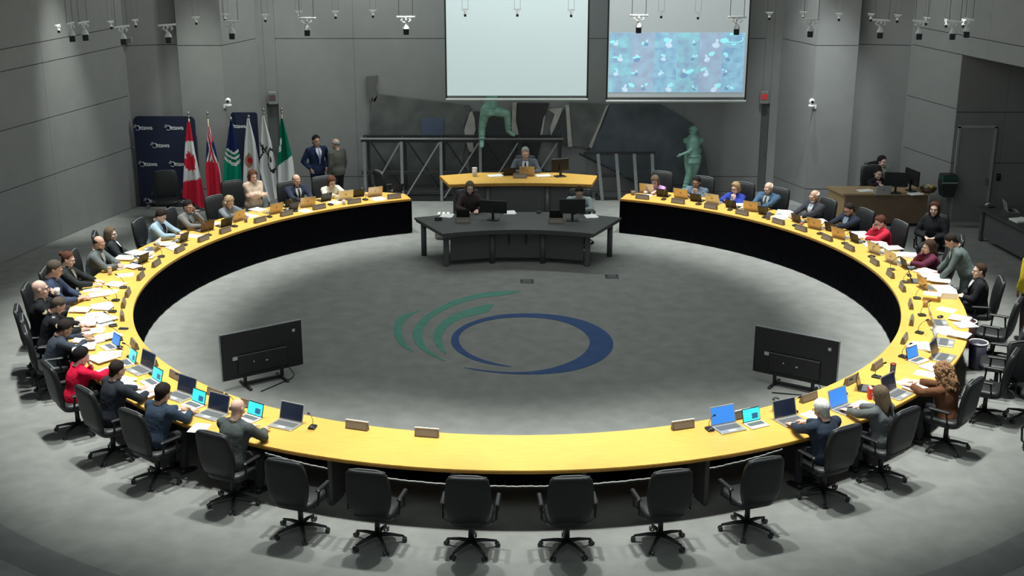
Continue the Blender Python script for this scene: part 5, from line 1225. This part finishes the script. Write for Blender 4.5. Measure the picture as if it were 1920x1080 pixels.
p = uz(955, 329, ZM); p[2] = ZM; place('laptop', 'lap_dark', lambda: laptop_parts('dark'), 'small dark laptop on the raised presiding desk', 'laptop', p, PI+.2, None)
for px, lab in (((928, 330), 'white papers left of the presiding laptops'), ((1018, 330), 'white papers right of the presiding laptops')):
    p = uz(*px, ZM); p[2] = ZM; t = thing('paper_sheet', lab, 'paper', p, random.uniform(-.3, .3)); MB().box((0, 0, .006), (.30, .22, .012)).build('sheets', M_PAPER, t); MB().box((.03, 0, .014), (.28, .2, .003), rotz(.2)).build('top_sheet', M_PAPER, t)
cup((890, 328), (.55, .5, .45), 'clear water jug on the left of the raised presiding desk', .06, .18, ZM, lid=(.6, .6, .58))
p = uz(1678, 362, .74); monitor((p[0], p[1]), PI-.2, 'black monitor facing away at the booth desk, left one', .50, .32)
p = uz(1708, 358, .74); monitor((p[0], p[1]), PI/2+.25, 'black monitor turned sideways at the booth desk, right one', .56, .34)
p = uz(1655, 366, .74); p[2] = .74; place('laptop', 'lap_silver', lambda: laptop_parts('silver'), 'silver laptop on the booth desk', 'laptop', p, PI, None)
for px, lab in (((1622, 358), 'white papers on the left of the booth desk'), ((1716, 364), 'white papers in the middle of the booth desk')):
    p = uz(*px, .74); p[2] = .74; t = thing('paper_sheet', lab, 'paper', p, .2); MB().box((0, 0, .006), (.30, .22, .012)).build('sheets', M_PAPER, t); MB().box((.03, 0, .014), (.28, .2, .003), rotz(.2)).build('top_sheet', M_PAPER, t)
p = uz(1744, 360, .74); t = thing('basket', 'wicker basket with yellow items on the booth desk', 'basket', (p[0]-.05, p[1], .74))
MB().tube([(0, 0, 0), (0, 0, .01), (0, 0, .10)], [.12, .14, .19], 16).build('weave', wood('wicker', (.10, .055, .03), .3), t, True)
for k in range(5): MB().ell((.09*math.cos(k*1.3), .07*math.sin(k*1.3), .12), (.05, .045, .04)).build('packet', paint(((.55, .42, .12), (.6, .58, .5))[k % 2]), t, True)
p = uz(1845, 388, .74); t = thing('desk_phone', 'pale desk phone on the dark side desk', 'phone', (p[0]+.1, p[1], .74), .4); MB().box((0, 0, .02), (.2, .16, .04), bev=.01).build('base', M_GREYD, t); MB().tube([(-.08, 0, .06), (.08, .04, .06)], .02, 8).build('handset', M_WHITE, t, True)
p = uz(1887, 396, .74); p[2] = .74; place('laptop', 'lap_silver', lambda: laptop_parts('silver'), 'silver laptop on the dark side desk', 'laptop', p, face_rz((-1, .1)), None)
p = uz(1914, 414, .74); p[2] = .74; t = thing('paper_stack', 'white papers on the dark side desk at the right edge', 'paper', p, .2); MB().box((0, 0, .015), (.35, .3, .03)).build('sheets', M_PAPER, t); MB().box((.03, 0, .032), (.28, .28, .003), rotz(.3)).build('top_sheet', M_PAPER, t)
# black bag on the floor lower right
p = uz(1812, 748, .25); t = thing('backpack', 'black backpack on the floor behind the chair in the lower right', 'bag', (6.95, -5.15, 0), .5)
MB().add(*loft([rrring(w_, th, z, 0) for z, w_, th in ((0, .30, .18), (.04, .34, .22), (.28, .32, .2), (.40, .26, .14), (.43, .18, .08))])).build('body', M_BLACK, t, True)
for s in (-1, 1): MB().tube([(s*.08, .10, .38), (s*.10, .17, .28), (s*.10, .15, .1), (s*.09, .1, .05)], .016, 6).build('strap', M_BLACK, t, True)
# ================================================================== HANGING FIXTURES
def fixture_parts(sc):
    W = .20*sc
    def b():
        yield ('bar', MB().tube([(-W/2, 0, 0), (W/2, 0, 0)], .011*sc, 8), M_WHITE)
        yield ('arm', MB().tube([(0, 0, 0), (.002, -.01, -.03*sc), (-.018*sc, -.015, -.055*sc), (.0, -.01, -.08*sc)], .013*sc, 8), M_WHITE)
        m = MB(); m.tube([(-.03*sc, 0, -.01*sc), (-.055*sc, -.02, -.035*sc), (-.03*sc, -.03, -.05*sc)], .008*sc, 6); m.tube([(.03*sc, 0, -.01*sc), (.055*sc, -.02, -.035*sc), (.03*sc, -.03, -.05*sc)], .008*sc, 6)
        yield ('cable_loop', m, M_WHITE)
        yield ('socket', MB().tube([(0, -.01, -.07*sc), (0, -.01, -.10*sc), (0, -.01, -.125*sc)], [.014*sc, .030*sc, .040*sc], 14), M_WHITE)
        yield ('lens_barrel', MB().tube([(0, -.01, -.122*sc), (0, -.01, -.19*sc)], .031*sc, 14), M_BLACK)
        for s in (-1, 1):
            yield ('wire', MB().tube([(s*W*.38, 0, 0), (s*W*.38, 0, 3.4)], .0035*sc, 5), mat('wire', (.16, .17, .17), .5))
    return b
BIG = [(156,50,75),(228,58,55),(313,55,35),(433,48,12),(575,42,0),(761,40,0),(1198,37,0),(1382,40,0),(1521,44,-12),(1653,46,-35),(1727,48,-50),(1790,48,-60),(1817,44,-80),(131,52,85)]
SML = [(108,52,75),(207,45,60),(253,42,50),(367,37,25),(422,31,0),(497,32,0),(560,26,0),(629,26,0),(699,24,0),(872,22,0),(970,22,0),(1071,23,0),(1240,25,0),(1309,27,0),(1443,28,-10),(1507,27,-20),(1574,30,-25),(1634,31,-40),(1684,33,-45),(1738,38,-60),(1776,42,-70),(1808,42,-75)]
for grp, L, dist, sc in (('large hanging fixtures', BIG, 14.5, 1.0), ('small hanging fixtures', SML, 21.0, .62)):
    N_ = ('first', 'second', 'third', 'fourth', 'fifth', 'sixth', 'seventh', 'eighth', 'ninth', 'tenth', 'eleventh', 'twelfth', 'thirteenth', 'fourteenth', 'fifteenth', 'sixteenth', 'seventeenth', 'eighteenth', 'nineteenth', 'twentieth', 'twenty-first', 'twenty-second')
    for k, (x, y, a) in enumerate(sorted(L)):
        dd = dist*(1-.05*abs((x-960)/860)**2); p = uy(x, y-8*sc, CAM[1]+dd)
        t = place('hanging_fixture', 'fix_%g' % sc, lambda sc=sc: list(fixture_parts(sc)()), '%s hanging white fixture with black lens, %s from the left' % ('large' if sc == 1 else 'small', N_[k]), 'hanging lamp', p, math.radians(a), grp)
        h = 8.7-p[2]
        for c in t.children:
            if c.name.startswith('wire'): c.scale = (1, 1, h/3.4)
for k, v in LABELS.items():
    if len(v) > 1: print('DUP LABEL', k, len(v))
    if not 4 <= len(k.split()) <= 16: print('LABEL LENGTH', len(k.split()), k)
